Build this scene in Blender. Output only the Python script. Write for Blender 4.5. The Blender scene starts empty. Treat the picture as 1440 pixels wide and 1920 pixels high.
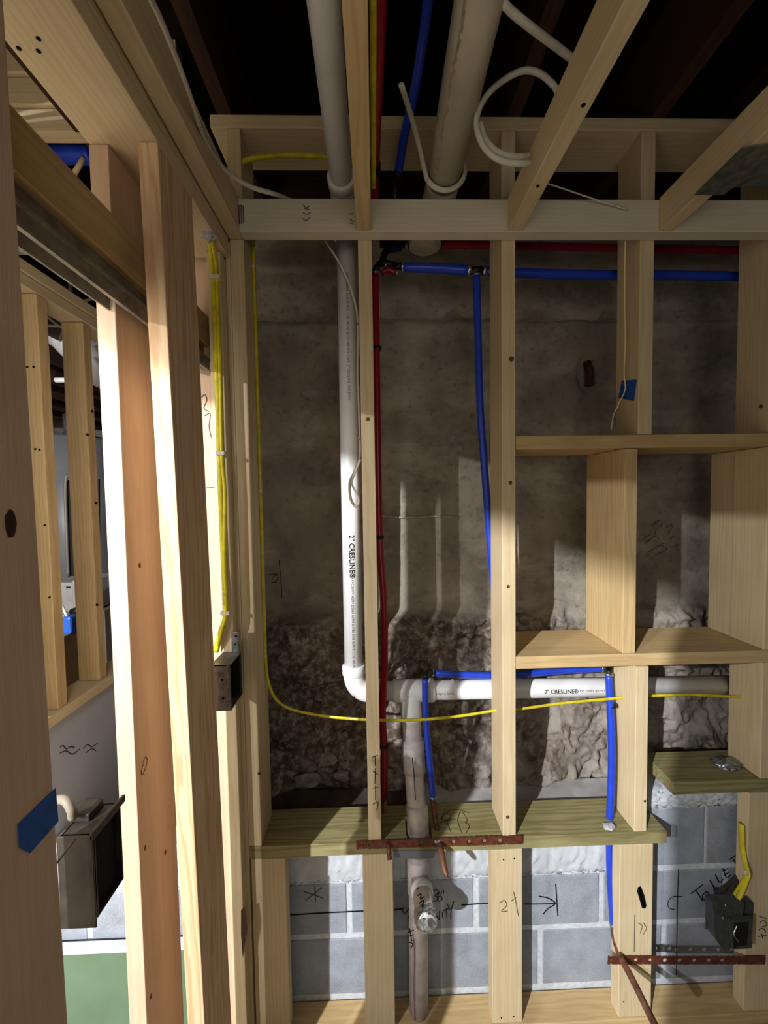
import bpy, bmesh, math, random
import numpy as np
from mathutils import Vector, Matrix
random.seed(7)
I = 0.0254                      # the scene is laid out in inches, camera lens at the origin
SC = bpy.context.scene
COL = SC.collection
# ---------------------------------------------------------------- camera
F = 721.0                       # focal length in pixels of a 1440 x 1920 frame
YAW, PITCH, ROLL = 0.02433, 0.04266, -0.01555
def _basis():
    cy, sy, cp, sp = math.cos(YAW), math.sin(YAW), math.cos(PITCH), math.sin(PITCH)
    f = Vector((sy*cp, cy*cp, -sp)); r = Vector((cy, -sy, 0)); u = r.cross(f)
    cr, sr = math.cos(ROLL), math.sin(ROLL)
    return cr*r+sr*u, -sr*r+cr*u, f
CR, CU, CF = _basis()
cam = bpy.data.objects.new('camera', bpy.data.cameras.new('camera'))
COL.objects.link(cam); SC.camera = cam
cam.matrix_world = Matrix(((CR.x, CU.x, -CF.x, 0), (CR.y, CU.y, -CF.y, 0), (CR.z, CU.z, -CF.z, 0), (0, 0, 0, 1)))
cam.data.sensor_fit = 'VERTICAL'; cam.data.sensor_height = 36; cam.data.lens = F/1920*36
cam.data.clip_start = 0.02; cam.data.clip_end = 100
# ---------------------------------------------------------------- world and lights
w = bpy.data.worlds.new('world'); SC.world = w; w.use_nodes = True
w.node_tree.nodes['Background'].inputs[0].default_value = (0.9, 0.85, 0.75, 1)
w.node_tree.nodes['Background'].inputs[1].default_value = 0.02
def light(name, kind, loc, power, color, size=.02, target=None, sy=None):
    l = bpy.data.lights.new(name, kind); l.energy = power; l.color = color
    if kind == 'AREA':
        l.size = size*I
        if sy: l.shape = 'RECTANGLE'; l.size_y = sy*I
    else: l.shadow_soft_size = size*I
    o = bpy.data.objects.new(name, l); COL.objects.link(o); o.location = Vector(loc)*I
    if target: o.rotation_euler = (Vector(target)-Vector(loc)).to_track_quat('-Z', 'Y').to_euler()
    return o
light('ceiling_lamp', 'POINT', (-76, -70, 35), 1050, (0.95, 0.97, 1.0), 0.9)
light('second_ceiling_lamp', 'POINT', (-98, -62, 35), 260, (0.95, 0.97, 1.0), 0.9)
light('fill_light', 'AREA', (14, -34, 4), 6.0, (1.0, 0.94, 0.84), 44, (18, 45, -10), 36)  # soft fill added behind the camera in place of bounced light
light('utility_room_light', 'AREA', (-60, 130, 28), 3, (1.0, 0.93, 0.85), 12, (-120, 150, -30))
light('far_frame_fill', 'AREA', (-22, 19, 8), 3.0, (0.97, 0.98, 1.0), 8, (-42, 50, -14))  # off-camera fill added to brighten the far opening studs and grey panel
SC.view_settings.view_transform = 'Standard'; SC.view_settings.look = 'None'
SC.view_settings.exposure = 0.0; SC.view_settings.gamma = 1; SC.view_settings.use_curve_mapping = False

# ---------------------------------------------------------------- helpers
def ray(px, py): return (px-720)/F*CR-(py-960)/F*CU+CF
def P(px, py, Y): d = ray(px, py); return d*(Y/d.y)
def PXp(px, py, X): d = ray(px, py); return d*(X/d.x)
def PZ(px, py, Z): d = ray(px, py); return d*(Z/d.z)
def srgb(r, g, b):
    return tuple((c/255/12.92 if c/255 <= .04045 else ((c/255+.055)/1.055)**2.4) for c in (r, g, b))+(1,)

MATS = {}
def nt(name):
    m = bpy.data.materials.new(name); m.use_nodes = True
    t = m.node_tree; b = t.nodes['Principled BSDF']
    return m, t, b
def mixc(t, fac, a, b, blend='MIX'):
    n = t.nodes.new('ShaderNodeMix'); n.data_type = 'RGBA'; n.blend_type = blend
    for s, v in ((n.inputs[0], fac), (n.inputs[6], a), (n.inputs[7], b)):
        if isinstance(v, bpy.types.NodeSocket): t.links.new(v, s)
        else: s.default_value = v
    return n.outputs[2]
def ramp(t, src, stops):
    n = t.nodes.new('ShaderNodeValToRGB'); t.links.new(src, n.inputs[0])
    e = n.color_ramp.elements
    while len(e) < len(stops): e.new(.5)
    for k, (p, c) in enumerate(stops):
        e[k].position = p; e[k].color = c if len(c) == 4 else tuple(c)+(1,)
    return n.outputs[0]
def noise(t, vec, scale, detail=3, rough=.55):
    n = t.nodes.new('ShaderNodeTexNoise'); n.inputs['Scale'].default_value = scale
    n.inputs['Detail'].default_value = detail; n.inputs['Roughness'].default_value = rough
    if vec is not None: t.links.new(vec, n.inputs['Vector'])
    return n.outputs['Fac']
def bump(t, b, h, dist, strength=.6):
    n = t.nodes.new('ShaderNodeBump'); n.inputs['Distance'].default_value = dist; n.inputs['Strength'].default_value = strength
    t.links.new(h, n.inputs['Height']); t.links.new(n.outputs[0], b.inputs['Normal'])
def wood(kind, axis):
    key = (kind, axis)
    if key in MATS: return MATS[key]
    light_, dark_, knot_, contrast = {
        'pine': ((212, 196, 162), (192, 168, 126), (88, 54, 30), .45),
        'pine_warm': ((204, 180, 134), (178, 146, 98), (82, 46, 22), .5),
        'fir': ((208, 184, 158), (192, 158, 130), (70, 38, 24), .3),
        'curly': ((222, 198, 162), (184, 140, 96), (110, 64, 36), .55),
        'pine_pale': ((212, 204, 184), (196, 184, 158), (96, 66, 44), .35),
        'treated': ((158, 150, 108), (112, 102, 62), (60, 50, 26), .6),
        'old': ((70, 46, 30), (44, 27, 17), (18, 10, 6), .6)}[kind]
    m, t, b = nt('wood_%s_%s' % (kind, 'xyz'[axis]))
    tc = t.nodes.new('ShaderNodeTexCoord'); oi = t.nodes.new('ShaderNodeObjectInfo')
    sc = [1, 1, 1]; sc[axis] = .10
    off = t.nodes.new('ShaderNodeVectorMath'); off.operation = 'SCALE'
    off.inputs[0].default_value = [(3.1, 5.3, 2.7)[k] if k == axis else (.028, .021, .025)[k] for k in range(3)]
    t.links.new(oi.outputs['Random'], off.inputs['Scale'])
    add = t.nodes.new('ShaderNodeVectorMath'); add.operation = 'ADD'
    t.links.new(tc.outputs['Object'], add.inputs[0]); t.links.new(off.outputs[0], add.inputs[1])
    mp = t.nodes.new('ShaderNodeMapping'); t.links.new(add.outputs[0], mp.inputs[0]); mp.inputs['Scale'].default_value = sc
    mp.inputs['Location'].default_value = [0 if k == axis else (.013, .017, .011)[k] for k in range(3)]
    wv = t.nodes.new('ShaderNodeTexWave'); wv.wave_type = 'RINGS'; wv.rings_direction = 'XYZ'[axis]
    wv.inputs['Scale'].default_value = 26; wv.inputs['Distortion'].default_value = 7; wv.inputs['Detail'].default_value = 2
    wv.inputs['Detail Scale'].default_value = 1.6; t.links.new(mp.outputs[0], wv.inputs['Vector'])
    grain = ramp(t, wv.outputs['Fac'], [(0.15, (0, 0, 0)), (.8, (.55,)*3), (.97, (1, 1, 1))])
    mp2 = t.nodes.new('ShaderNodeMapping'); t.links.new(add.outputs[0], mp2.inputs[0])
    s2 = [1, 1, 1]; s2[axis] = .04; mp2.inputs['Scale'].default_value = s2
    fine = noise(t, mp2.outputs[0], 420, 3)
    c = mixc(t, grain, srgb(*light_), srgb(*dark_))
    c = mixc(t, contrast, mixc(t, .35, srgb(*light_), srgb(*dark_)), c)
    c = mixc(t, ramp(t, fine, [(.35, (0, 0, 0)), (.75, (.35,)*3)]), c, srgb(*dark_))
    big = noise(t, add.outputs[0], 5, 2)
    c = mixc(t, ramp(t, big, [(.3, (0, 0, 0)), (.7, (.3,)*3)]), c, srgb(*[int(v*.86) for v in dark_]))
    vo = t.nodes.new('ShaderNodeTexVoronoi'); vo.inputs['Scale'].default_value = 4.6
    mp3 = t.nodes.new('ShaderNodeMapping'); t.links.new(add.outputs[0], mp3.inputs[0])
    s3 = [1, 1, 1]; s3[axis] = .55; mp3.inputs['Scale'].default_value = s3; t.links.new(mp3.outputs[0], vo.inputs['Vector'])
    kn = ramp(t, vo.outputs['Distance'], [(.022, (.85,)*3), (.055, (.25,)*3), (.09, (0, 0, 0))])
    c = mixc(t, kn, c, srgb(*knot_))
    t.links.new(c, b.inputs['Base Color']); b.inputs['Roughness'].default_value = .78
    b.inputs['Specular IOR Level'].default_value = .25
    bump(t, b, fine, .0006, .5)
    MATS[key] = m; return m
def plain(name, rgb, rough=.6, metal=0, var=0, scale=60, bmp=0, spec=.4):
    if name in MATS: return MATS[name]
    m, t, b = nt(name)
    b.inputs['Roughness'].default_value = rough; b.inputs['Metallic'].default_value = metal
    b.inputs['Specular IOR Level'].default_value = spec
    tc = t.nodes.new('ShaderNodeTexCoord'); n = noise(t, tc.outputs['Object'], scale, 4)
    d = [int(max(0, v*(1-var))) for v in rgb]
    t.links.new(mixc(t, ramp(t, n, [(.3, (0, 0, 0)), (.7, (1, 1, 1))]), srgb(*rgb), srgb(*d)), b.inputs['Base Color'])
    if bmp: bump(t, b, n, bmp)
    MATS[name] = m; return m

M_PVC = plain('white_pvc', (226, 227, 226), .35, 0, .05, 12)
M_PVCOLD = plain('aged_pvc', (206, 196, 192), .5, 0, .22, 25)
M_BLUE = plain('blue_pex', (34, 66, 192), .35, 0, .12, 30)
M_RED = plain('red_pex', (150, 12, 26), .35, 0, .15, 30)
M_YEL = plain('yellow_jacket', (216, 200, 36), .4, 0, .18, 40)
M_WCAB = plain('white_jacket', (206, 200, 186), .5, 0, .1, 40)
M_BLK = plain('black_plastic', (16, 15, 16), .45, 0, .2, 30)
M_INK = plain('black_ink', (22, 20, 20), .8, 0, .3, 90, spec=.1)
M_PENCIL = plain('pencil_line', (92, 82, 66), .9, 0, .3, 90, spec=.1)
M_STEEL = plain('crimp_steel', (190, 190, 192), .3, .9, .2, 50)
M_GALV = plain('galvanized_steel', (150, 152, 150), .42, .75, .35, 45, .0004)
M_GALVD = plain('dull_track_steel', (150, 144, 130), .5, .25, .3, 30)
M_GREYBOX = plain('grey_painted_steel', (84, 90, 90), .5, .3, .3, 60)
M_COPPER = plain('tarnished_copper', (134, 88, 66), .5, .35, .45, 70)
M_STRAP = plain('copper_strap', (122, 66, 48), .48, .3, .35, 60)
M_TAPE = plain('blue_tape', (28, 86, 168), .75, 0, .2, 80, .0003)
M_FOAM = plain('foam_sealant', (196, 196, 196), .8, 0, .3, 120, .002)
M_FOIL = plain('foil', (196, 200, 204), .28, .85, .25, 120, .003)
M_DARK = plain('dark_inside', (12, 9, 8), .9, 0, .3, 20)
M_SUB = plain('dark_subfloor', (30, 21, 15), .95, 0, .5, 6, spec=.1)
M_FLOOR = plain('concrete_floor', (172, 162, 146), .85, 0, .2, 8, .001)
M_DRY = plain('drywall', (196, 190, 176), .9, 0, .05, 6)
M_GREY = plain('grey_panel', (172, 176, 182), .8, 0, .06, 5)
M_GREEN = plain('green_board', (98, 122, 96), .8, 0, .12, 6)
M_MORTAR = plain('painted_mortar', (208, 214, 220), .9, 0, .12, 60, .002)
M_WHITEP = plain('white_paint', (196, 201, 206), .8, 0, .08, 30, .001)
M_DUCT = plain('insulated_duct', (120, 122, 124), .5, .5, .3, 40)

def block_mat():
    m, t, b = nt('painted_block')
    tc = t.nodes.new('ShaderNodeTexCoord'); oi = t.nodes.new('ShaderNodeObjectInfo')
    add = t.nodes.new('ShaderNodeVectorMath'); add.operation = 'ADD'
    t.links.new(tc.outputs['Object'], add.inputs[0]); t.links.new(oi.outputs['Random'], add.inputs[1])
    n1 = noise(t, add.outputs[0], 14, 4); n2 = noise(t, add.outputs[0], 260, 3)
    c = mixc(t, ramp(t, n1, [(.35, (0, 0, 0)), (.72, (1, 1, 1))]), srgb(150, 157, 168), srgb(126, 131, 140))
    c = mixc(t, ramp(t, n2, [(.45, (0, 0, 0)), (.8, (.4,)*3)]), c, srgb(190, 195, 200))
    t.links.new(c, b.inputs['Base Color']); b.inputs['Roughness'].default_value = .85
    bump(t, b, n2, .0018, .6); return m
M_BLOCK = block_mat()
def concrete_mat():
    m, t, b = nt('old_poured_concrete')
    tc = t.nodes.new('ShaderNodeTexCoord'); v = tc.outputs['Object']
    geo = t.nodes.new('ShaderNodeSeparateXYZ'); t.links.new(v, geo.inputs[0])
    # irregular transition height between formed face and rubble: a material boundary of the wall itself
    n0 = noise(t, v, 6, 3); ma = t.nodes.new('ShaderNodeMath'); ma.operation = 'MULTIPLY_ADD'
    t.links.new(n0, ma.inputs[0]); ma.inputs[1].default_value = .10; t.links.new(geo.outputs[2], ma.inputs[2])
    low = ramp(t, ma.outputs[0], [(0, (1, 1, 1)), (.001, (1, 1, 1))])
    mr = t.nodes.new('ShaderNodeMapRange'); t.links.new(ma.outputs[0], mr.inputs[0])
    mr.inputs[1].default_value = -17.6*I+.03; mr.inputs[2].default_value = -17.6*I+.055; mr.inputs[3].default_value = 1; mr.inputs[4].default_value = 0
    n1 = noise(t, v, 5, 5, .6); n2 = noise(t, v, 40, 5, .65); n3 = noise(t, v, 180, 4, .6)
    mp = t.nodes.new('ShaderNodeMapping'); t.links.new(v, mp.inputs[0]); mp.inputs['Scale'].default_value = (3, 1, 1.2)
    streak = noise(t, mp.outputs[0], 4, 4)
    up = mixc(t, ramp(t, n1, [(.3, (0, 0, 0)), (.7, (1, 1, 1))]), srgb(150, 141, 126), srgb(112, 106, 98))
    up = mixc(t, ramp(t, streak, [(.5, (0, 0, 0)), (.75, (.55,)*3)]), up, srgb(150, 138, 120))
    hb = t.nodes.new('ShaderNodeMapping'); t.links.new(v, hb.inputs[0]); hb.inputs['Scale'].default_value = (1, 1, 1.7)
    up = mixc(t, ramp(t, noise(t, hb.outputs[0], 3.3, 5, .65), [(.47, (0, 0, 0)), (.66, (.75,)*3)]), up, srgb(176, 168, 154))
    up = mixc(t, ramp(t, n2, [(.56, (0, 0, 0)), (.72, (.5,)*3)]), up, srgb(70, 64, 60))
    lo = mixc(t, ramp(t, n1, [(.35, (0, 0, 0)), (.62, (1, 1, 1))]), srgb(112, 98, 86), srgb(62, 52, 46))
    lo = mixc(t, ramp(t, n2, [(.46, (0, 0, 0)), (.66, (.85,)*3)]), lo, srgb(160, 150, 138))
    lo = mixc(t, ramp(t, n2, [(.28, (.8,)*3), (.42, (0, 0, 0))]), lo, srgb(34, 27, 24))
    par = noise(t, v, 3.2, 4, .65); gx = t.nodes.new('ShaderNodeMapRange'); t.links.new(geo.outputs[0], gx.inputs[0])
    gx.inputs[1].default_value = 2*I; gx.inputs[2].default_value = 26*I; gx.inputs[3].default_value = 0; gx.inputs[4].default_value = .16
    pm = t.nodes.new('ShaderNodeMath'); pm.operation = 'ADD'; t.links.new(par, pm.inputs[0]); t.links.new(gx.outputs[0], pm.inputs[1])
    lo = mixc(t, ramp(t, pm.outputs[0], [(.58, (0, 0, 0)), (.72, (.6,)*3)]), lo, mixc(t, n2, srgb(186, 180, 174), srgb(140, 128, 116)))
    t.links.new(mixc(t, mr.outputs[0], up, lo), b.inputs['Base Color'])
    b.inputs['Roughness'].default_value = .92; b.inputs['Specular IOR Level'].default_value = .2
    bump(t, b, mixc(t, .4, n2, n3), .006, .7); return m
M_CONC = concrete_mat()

def tag(o, label=None, cat=None, group=None, kind=None):
    if label: o['label'] = label
    if cat: o['category'] = cat
    if group: o['group'] = group
    if kind: o['kind'] = kind
    return o
def thing(name, label, cat, loc=(0, 0, 0), group=None, kind=None):
    o = bpy.data.objects.new(name, None); COL.objects.link(o); o.location = Vector(loc)*I
    o.empty_display_size = .05
    return tag(o, label, cat, group, kind)
def put(name, me, mat, parent, loc=None, smooth=False, label=None):
    """link a mesh whose vertices are in inches, world space; origin moved to loc or its middle"""
    co = np.empty(len(me.vertices)*3); me.vertices.foreach_get('co', co); co = co.reshape(-1, 3)
    c = np.array(loc if loc is not None else (co.min(0)+co.max(0))/2)
    me.vertices.foreach_set('co', ((co-c)*I).ravel()); me.update()
    if smooth: me.polygons.foreach_set('use_smooth', [True]*len(me.polygons))
    for mm in (mat if isinstance(mat, (list, tuple)) else [mat]): me.materials.append(mm)
    o = bpy.data.objects.new(name, me); COL.objects.link(o); o.location = Vector(c)*I
    if parent is not None:
        o.parent = parent; o.location = Vector(c)*I-parent_world(parent)
    if label: o['label'] = label
    return o
def parent_world(p):
    v = Vector((0, 0, 0))
    while p: v += p.location; p = p.parent
    return v
def bm_mesh(bm, name='mesh'):
    me = bpy.data.meshes.new(name); bm.normal_update(); bm.to_mesh(me); bm.free(); return me
def add_box(bm, x0, x1, y0, y1, z0, z1, lean=(0, 0), bev=0):
    vs = []
    for z in (z0, z1):
        for x, y in ((x0, y0), (x1, y0), (x1, y1), (x0, y1)):
            k = 0 if z == z1 else 1
            vs.append(bm.verts.new((x+lean[0]*k, y+lean[1]*k, z)))
    fs = [bm.faces.new([vs[i] for i in q]) for q in ((3, 2, 1, 0), (4, 5, 6, 7), (0, 1, 5, 4), (1, 2, 6, 5), (2, 3, 7, 6), (3, 0, 4, 7))]
    if bev:
        es = list({e for f in fs for e in f.edges})
        bmesh.ops.bevel(bm, geom=es, offset=bev, segments=2, profile=.5, affect='EDGES')
def board(name, x0, x1, y0, y1, z0, z1, parent, kind='pine', lean=(0, 0), bev=.07, label=None, mat=None):
    bm = bmesh.new(); add_box(bm, x0, x1, y0, y1, z0, z1, lean, bev)
    ax = int(np.argmax([x1-x0, y1-y0, z1-z0]))
    return put(name, bm_mesh(bm), mat or wood(kind, ax), parent, label=label)
def spline(pts, n=8):
    pts = [Vector(p) for p in pts]
    if len(pts) < 3: return pts
    q = [pts[0]*2-pts[1]]+pts+[pts[-1]*2-pts[-2]]; out = []
    for i in range(1, len(q)-2):
        a, b, c, d = q[i-1:i+3]
        for k in range(n):
            s = k/n
            out.append(.5*((2*b)+(c-a)*s+(2*a-5*b+4*c-d)*s*s+(3*b-a-3*c+d)*s**3))
    out.append(pts[-1]); return out
def add_tube(bm, path, r, seg=10, cap=True, rz=None):
    """r: number or list of radii; rz gives an oval second radius"""
    path = [Vector(p) for p in path]; n = len(path)
    rs = list(r) if isinstance(r, (list, tuple)) else [r]*n
    if len(rs) != n: rs = list(np.interp(np.linspace(0, 1, n), np.linspace(0, 1, len(rs)), rs))
    prev = None; rings = []
    for i, p in enumerate(path):
        t = (path[min(i+1, n-1)]-path[max(i-1, 0)]).normalized()
        if prev is None:
            a = Vector((0, 1, 0)) if abs(t.y) < .9 else Vector((1, 0, 0))
        else: a = prev
        a = (a-t*a.dot(t)).normalized(); prev = a; b = t.cross(a)
        rings.append([bm.verts.new(p+a*rs[i]*math.cos(2*math.pi*k/seg)+b*(rz or rs[i])*math.sin(2*math.pi*k/seg)) for k in range(seg)])
    for i in range(n-1):
        for k in range(seg):
            bm.faces.new((rings[i][k], rings[i][(k+1) % seg], rings[i+1][(k+1) % seg], rings[i+1][k]))
    if cap:
        bm.faces.new(rings[0][::-1]); bm.faces.new(rings[-1])
def tube(name, path, r, mat, parent, seg=12, sm=8, label=None, rz=None):
    bm = bmesh.new(); add_tube(bm, spline(path, sm) if sm else path, r, seg, True, rz)
    bmesh.ops.recalc_face_normals(bm, faces=bm.faces)
    return put(name, bm_mesh(bm), mat, parent, smooth=True, label=label)
def ring(name, c, axis, r0, w_, mat, parent):
    a = Vector(axis).normalized(); c = Vector(c)
    return tube(name, [c-a*w_/2, c-a*w_*.42, c+a*w_*.42, c+a*w_/2], [r0*.94, r0, r0, r0*.94], mat, parent, 20, 0)
def prism(name, pts, depth, mat, parent, label=None, holes=None):
    """flat plate: outline pts (world inches), pushed by vector depth"""
    bm = bmesh.new(); d = Vector(depth)
    a = [bm.verts.new(p) for p in pts]; b = [bm.verts.new(Vector(p)+d) for p in pts]
    bm.faces.new(a); bm.faces.new(b[::-1]); n = len(pts)
    for i in range(n): bm.faces.new((a[i], b[i], b[(i+1) % n], a[(i+1) % n]))
    bmesh.ops.recalc_face_normals(bm, faces=bm.faces)
    return put(name, bm_mesh(bm), mat, parent, label=label)
def strokes(name, lines, surf, wpx, mat, parent, n=(0, -1, 0), lift=.012):
    """pen marks: polylines of points on a surface; surf turns a pixel into a point on it"""
    bm = bmesh.new(); n = Vector(n)
    for ln in lines:
        pts = [surf(*p) for p in ln]; pts = spline(pts, 4) if len(pts) > 2 else pts
        hw = wpx/2; prev = None
        for i, p in enumerate(pts):
            t = (pts[min(i+1, len(pts)-1)]-pts[max(i-1, 0)])
            s = t.cross(n).normalized()*hw
            cur = [bm.verts.new(p+s+n*lift), bm.verts.new(p-s+n*lift)]
            if prev: bm.faces.new((prev[0], cur[0], cur[1], prev[1]))
            prev = cur
    return put(name, bm_mesh(bm), mat, parent)
def text_on_pipe(name, txt, start, along, size, axis_pt, r, mat, parent, face, bold=0):
    """printed text wrapped round a pipe; along = reading direction, face = outward direction at the text's middle line"""
    cu = bpy.data.curves.new('t', 'FONT'); cu.body = txt; cu.size = 1; cu.resolution_u = 2; cu.offset = bold
    ob = bpy.data.objects.new('t', cu); COL.objects.link(ob); dg = bpy.context.evaluated_depsgraph_get()
    me = bpy.data.meshes.new_from_object(ob.evaluated_get(dg)); bpy.data.objects.remove(ob)
    al = Vector(along).normalized(); f = Vector(face); f = (f-al*f.dot(al)).normalized(); up = f.cross(al)
    start = Vector(start); c0 = Vector(axis_pt); c0 = c0+al*(start-c0).dot(al)
    for v in me.vertices:
        u_, h = v.co.x*size, (v.co.y-.35)*size
        a = h/r
        v.co = c0+al*u_+(f*math.cos(a)+up*math.sin(a))*(r+.012+r*(1-math.cos(.38*size/r)))
    me.materials.clear()
    return put(name, me, mat, parent)
def lump(name, c, r, mat, parent, seed=0, squash=(1, 1, 1), rough=.3, sub=2):
    rnd = random.Random(seed); bm = bmesh.new(); bmesh.ops.create_icosphere(bm, subdivisions=sub, radius=1)
    for v in bm.verts:
        k = r*(1+rough*(rnd.random()-.5)*2); v.co = Vector((v.co.x*k*squash[0], v.co.y*k*squash[1], v.co.z*k*squash[2]))+Vector(c)
    return put(name, bm_mesh(bm), mat, parent, smooth=sub > 2)
def nail(x, y, z, parent, r=.14, axis=(0, 1, 0)):
    tube('nail_head', [Vector((x, y, z))-Vector(axis)*.03, Vector((x, y, z))+Vector(axis)*.02], r, M_INK, parent, 8, 0)

# ================================================================ setting
ZF = -65.4
def slab(name, x0, x1, y0, y1, z0, z1, mat):
    bm = bmesh.new(); add_box(bm, x0, x1, y0, y1, z0, z1)
    o = put(name, bm_mesh(bm), mat, None); return tag(o, kind='structure')
slab('floor', -190, 130, -130, 240, ZF-4, ZF, M_FLOOR)
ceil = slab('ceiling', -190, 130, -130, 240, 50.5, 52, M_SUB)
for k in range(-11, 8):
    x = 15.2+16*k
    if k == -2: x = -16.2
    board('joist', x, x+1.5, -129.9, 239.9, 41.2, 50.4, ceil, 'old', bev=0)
slab('wall_entry', -20.5, -16.0, -129, -12.8, ZF, 41, M_DRY)
slab('shade_panel', -75, -41.8, 43.4, 44.2, ZF, 41, M_DRY)  # hidden panel added to keep lamp light off the far opening studs
M_WALL = plain('dim_wall', (120, 108, 92), .9, 0, .2, 4)
slab('wall_rear', -190, 130, -134, -130, ZF, 50.5, M_WALL)
slab('wall_right', 126, 130, -130, 240, ZF, 50.5, M_WALL)
slab('wall_left', -194, -190, -130, 240, ZF, 50.5, M_WALL)
slab('wall_far', -190, 130, 236, 240, ZF, 50.5, plain('far_wall', (110, 106, 100), .9, 0, .3, 4))

# poured foundation wall with a rough rubble foot
def fbm(x, z, octs, seed):
    rng = np.random.default_rng(seed); out = np.zeros_like(x); amp = 1; 
    for fr in octs:
        g = rng.random((257, 257)); u = x*fr % 256; v = z*fr % 256
        i, j = u.astype(int), v.astype(int); a, b_ = u-i, v-j; a = a*a*(3-2*a); b_ = b_*b_*(3-2*b_)
        out += amp*((g[i, j]*(1-a)+g[i+1, j]*a)*(1-b_)+(g[i, j+1]*(1-a)+g[i+1, j+1]*a)*b_-.5); amp *= .55
    return out
def foundation():
    xs = np.linspace(-19.5, 64, 330); zs = np.linspace(-46, 37, 330); X, Z = np.meshgrid(xs, zs, indexing='ij')
    base = np.full_like(X, 57.0)
    # form board bands, each a little proud or shy
    for z, d in ((32.7, .5), (25.4, -.45), (-9.9, .12)):
        base -= d/(1+np.exp(-(Z-z-fbm(X, Z, (.1, .4), int(z)+50)*.5)*6))
        base += .2*np.exp(-((Z-z-fbm(X, Z, (.1, .4), int(z)+50)*.5)/.25)**2)*(.5+fbm(X, Z, (.2,), 77))
    base += fbm(X, Z, (.25, .8, 2.2), 3)*.16
    for xc in (-6, 9.5, 33): base += .12*np.exp(-((X-xc)/.15)**2)*(Z < 2)
    edge = -17.6+fbm(X, Z, (.12, .5), 9)*1.1
    k = 1/(1+np.exp((Z-edge)*3.2))
    wx, wz = X+fbm(X, Z, (.2, .6), 21)*4, Z+fbm(X, Z, (.2, .6), 22)*4
    big = fbm(wx, wz, (.09, .22), 5); rub = 1.7+big*3.4+fbm(wx, wz, (.5, 1.1, 2.3), 6)*1.1+fbm(X, Z, (1.9, 3.6), 16)*.35+np.clip(fbm(wx, wz, (.3,), 8)*3, -.5, .5)*.9
    rub += np.clip((-30-Z)/16, 0, 1)*2.4
    base -= k*rub
    # a patched recess round the old pipe hole and a brick stub beside it
    px_ = P(1100, 700, 57); base += .9*np.exp(-(((X-px_.x)/1.3)**2+((Z-px_.z)/2.6)**2)**2)
    base = np.clip(base, 50.9, 60)
    nx, nz = X.shape
    co = np.stack([X, base, Z], -1).reshape(-1, 3)
    idx = np.arange(nx*nz).reshape(nx, nz)
    q = np.stack([idx[:-1, :-1], idx[1:, :-1], idx[1:, 1:], idx[:-1, 1:]], -1).reshape(-1, 4)
    me = bpy.data.meshes.new('foundation'); me.from_pydata(co.tolist(), [], q.tolist()); me.update()
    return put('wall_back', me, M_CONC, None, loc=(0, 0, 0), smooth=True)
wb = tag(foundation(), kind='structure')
bm = bmesh.new(); add_box(bm, -19.5, 64, 57.3, 66, ZF, 37)
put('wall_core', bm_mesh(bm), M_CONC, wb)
board('rim_board', -19.5, 64, 57.4, 59, 37.0, 50.3, wb, 'old')
p = P(1103, 700, 56.6)
tube('stub_pipe', [p+Vector((0, .3, 1.6)), p+Vector((0, -.4, 0)), p+Vector((.1, -.3, -1.9))], [.55, .55, .6], plain('rusty_iron', (92, 60, 42), .8, .2, .4, 60), wb, 12, 0)
for i, (px_, py_, r_) in enumerate(((575, 1462, 1.3), (612, 1425, 1.0), (640, 1455, .8), (905, 1468, 1.0), (1095, 1468, .9))):
    c_ = P(px_, py_, 53.6 if py_ > 1400 else 54.6)
    lump('stone', c_, r_, plain('whitish_stone', (150, 142, 134), .9, 0, .3, 30, .002), wb, i, (1.35, .7, .8), .3, 2)
tube('mortar_smear', [P(706, 966, 56.75), P(760, 970, 56.7), P(810, 968, 56.7), P(860, 969, 56.8)], .16, plain('pale_mortar', (176, 168, 156), .9, 0, .2, 40, .002), wb, 8)
tube('mortar_smear', [P(745, 830, 56.85), P(790, 832, 56.9)], .09, plain('pale_mortar', (0, 0, 0)), wb, 6)
# low ledge behind the plank: smooth concrete strip
bm = bmesh.new(); add_box(bm, 5.0, 33.5, 49.5, 53.8, ZF, -41.6, bev=.3)
b2_ = bmesh.new(); add_box(b2_, -19.5, 4.95, 49.5, 53.8, ZF, -41.9, bev=.3); put('ledge_left', bm_mesh(b2_), plain('ledge_brown', (78, 66, 58), .95, 0, .5, 12, .006), wb)  # left part of the ledge, darker and browner
put('ledge', bm_mesh(bm), plain('ledge_concrete', (176, 174, 172), .9, 0, .15, 18, .002), wb)

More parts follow.
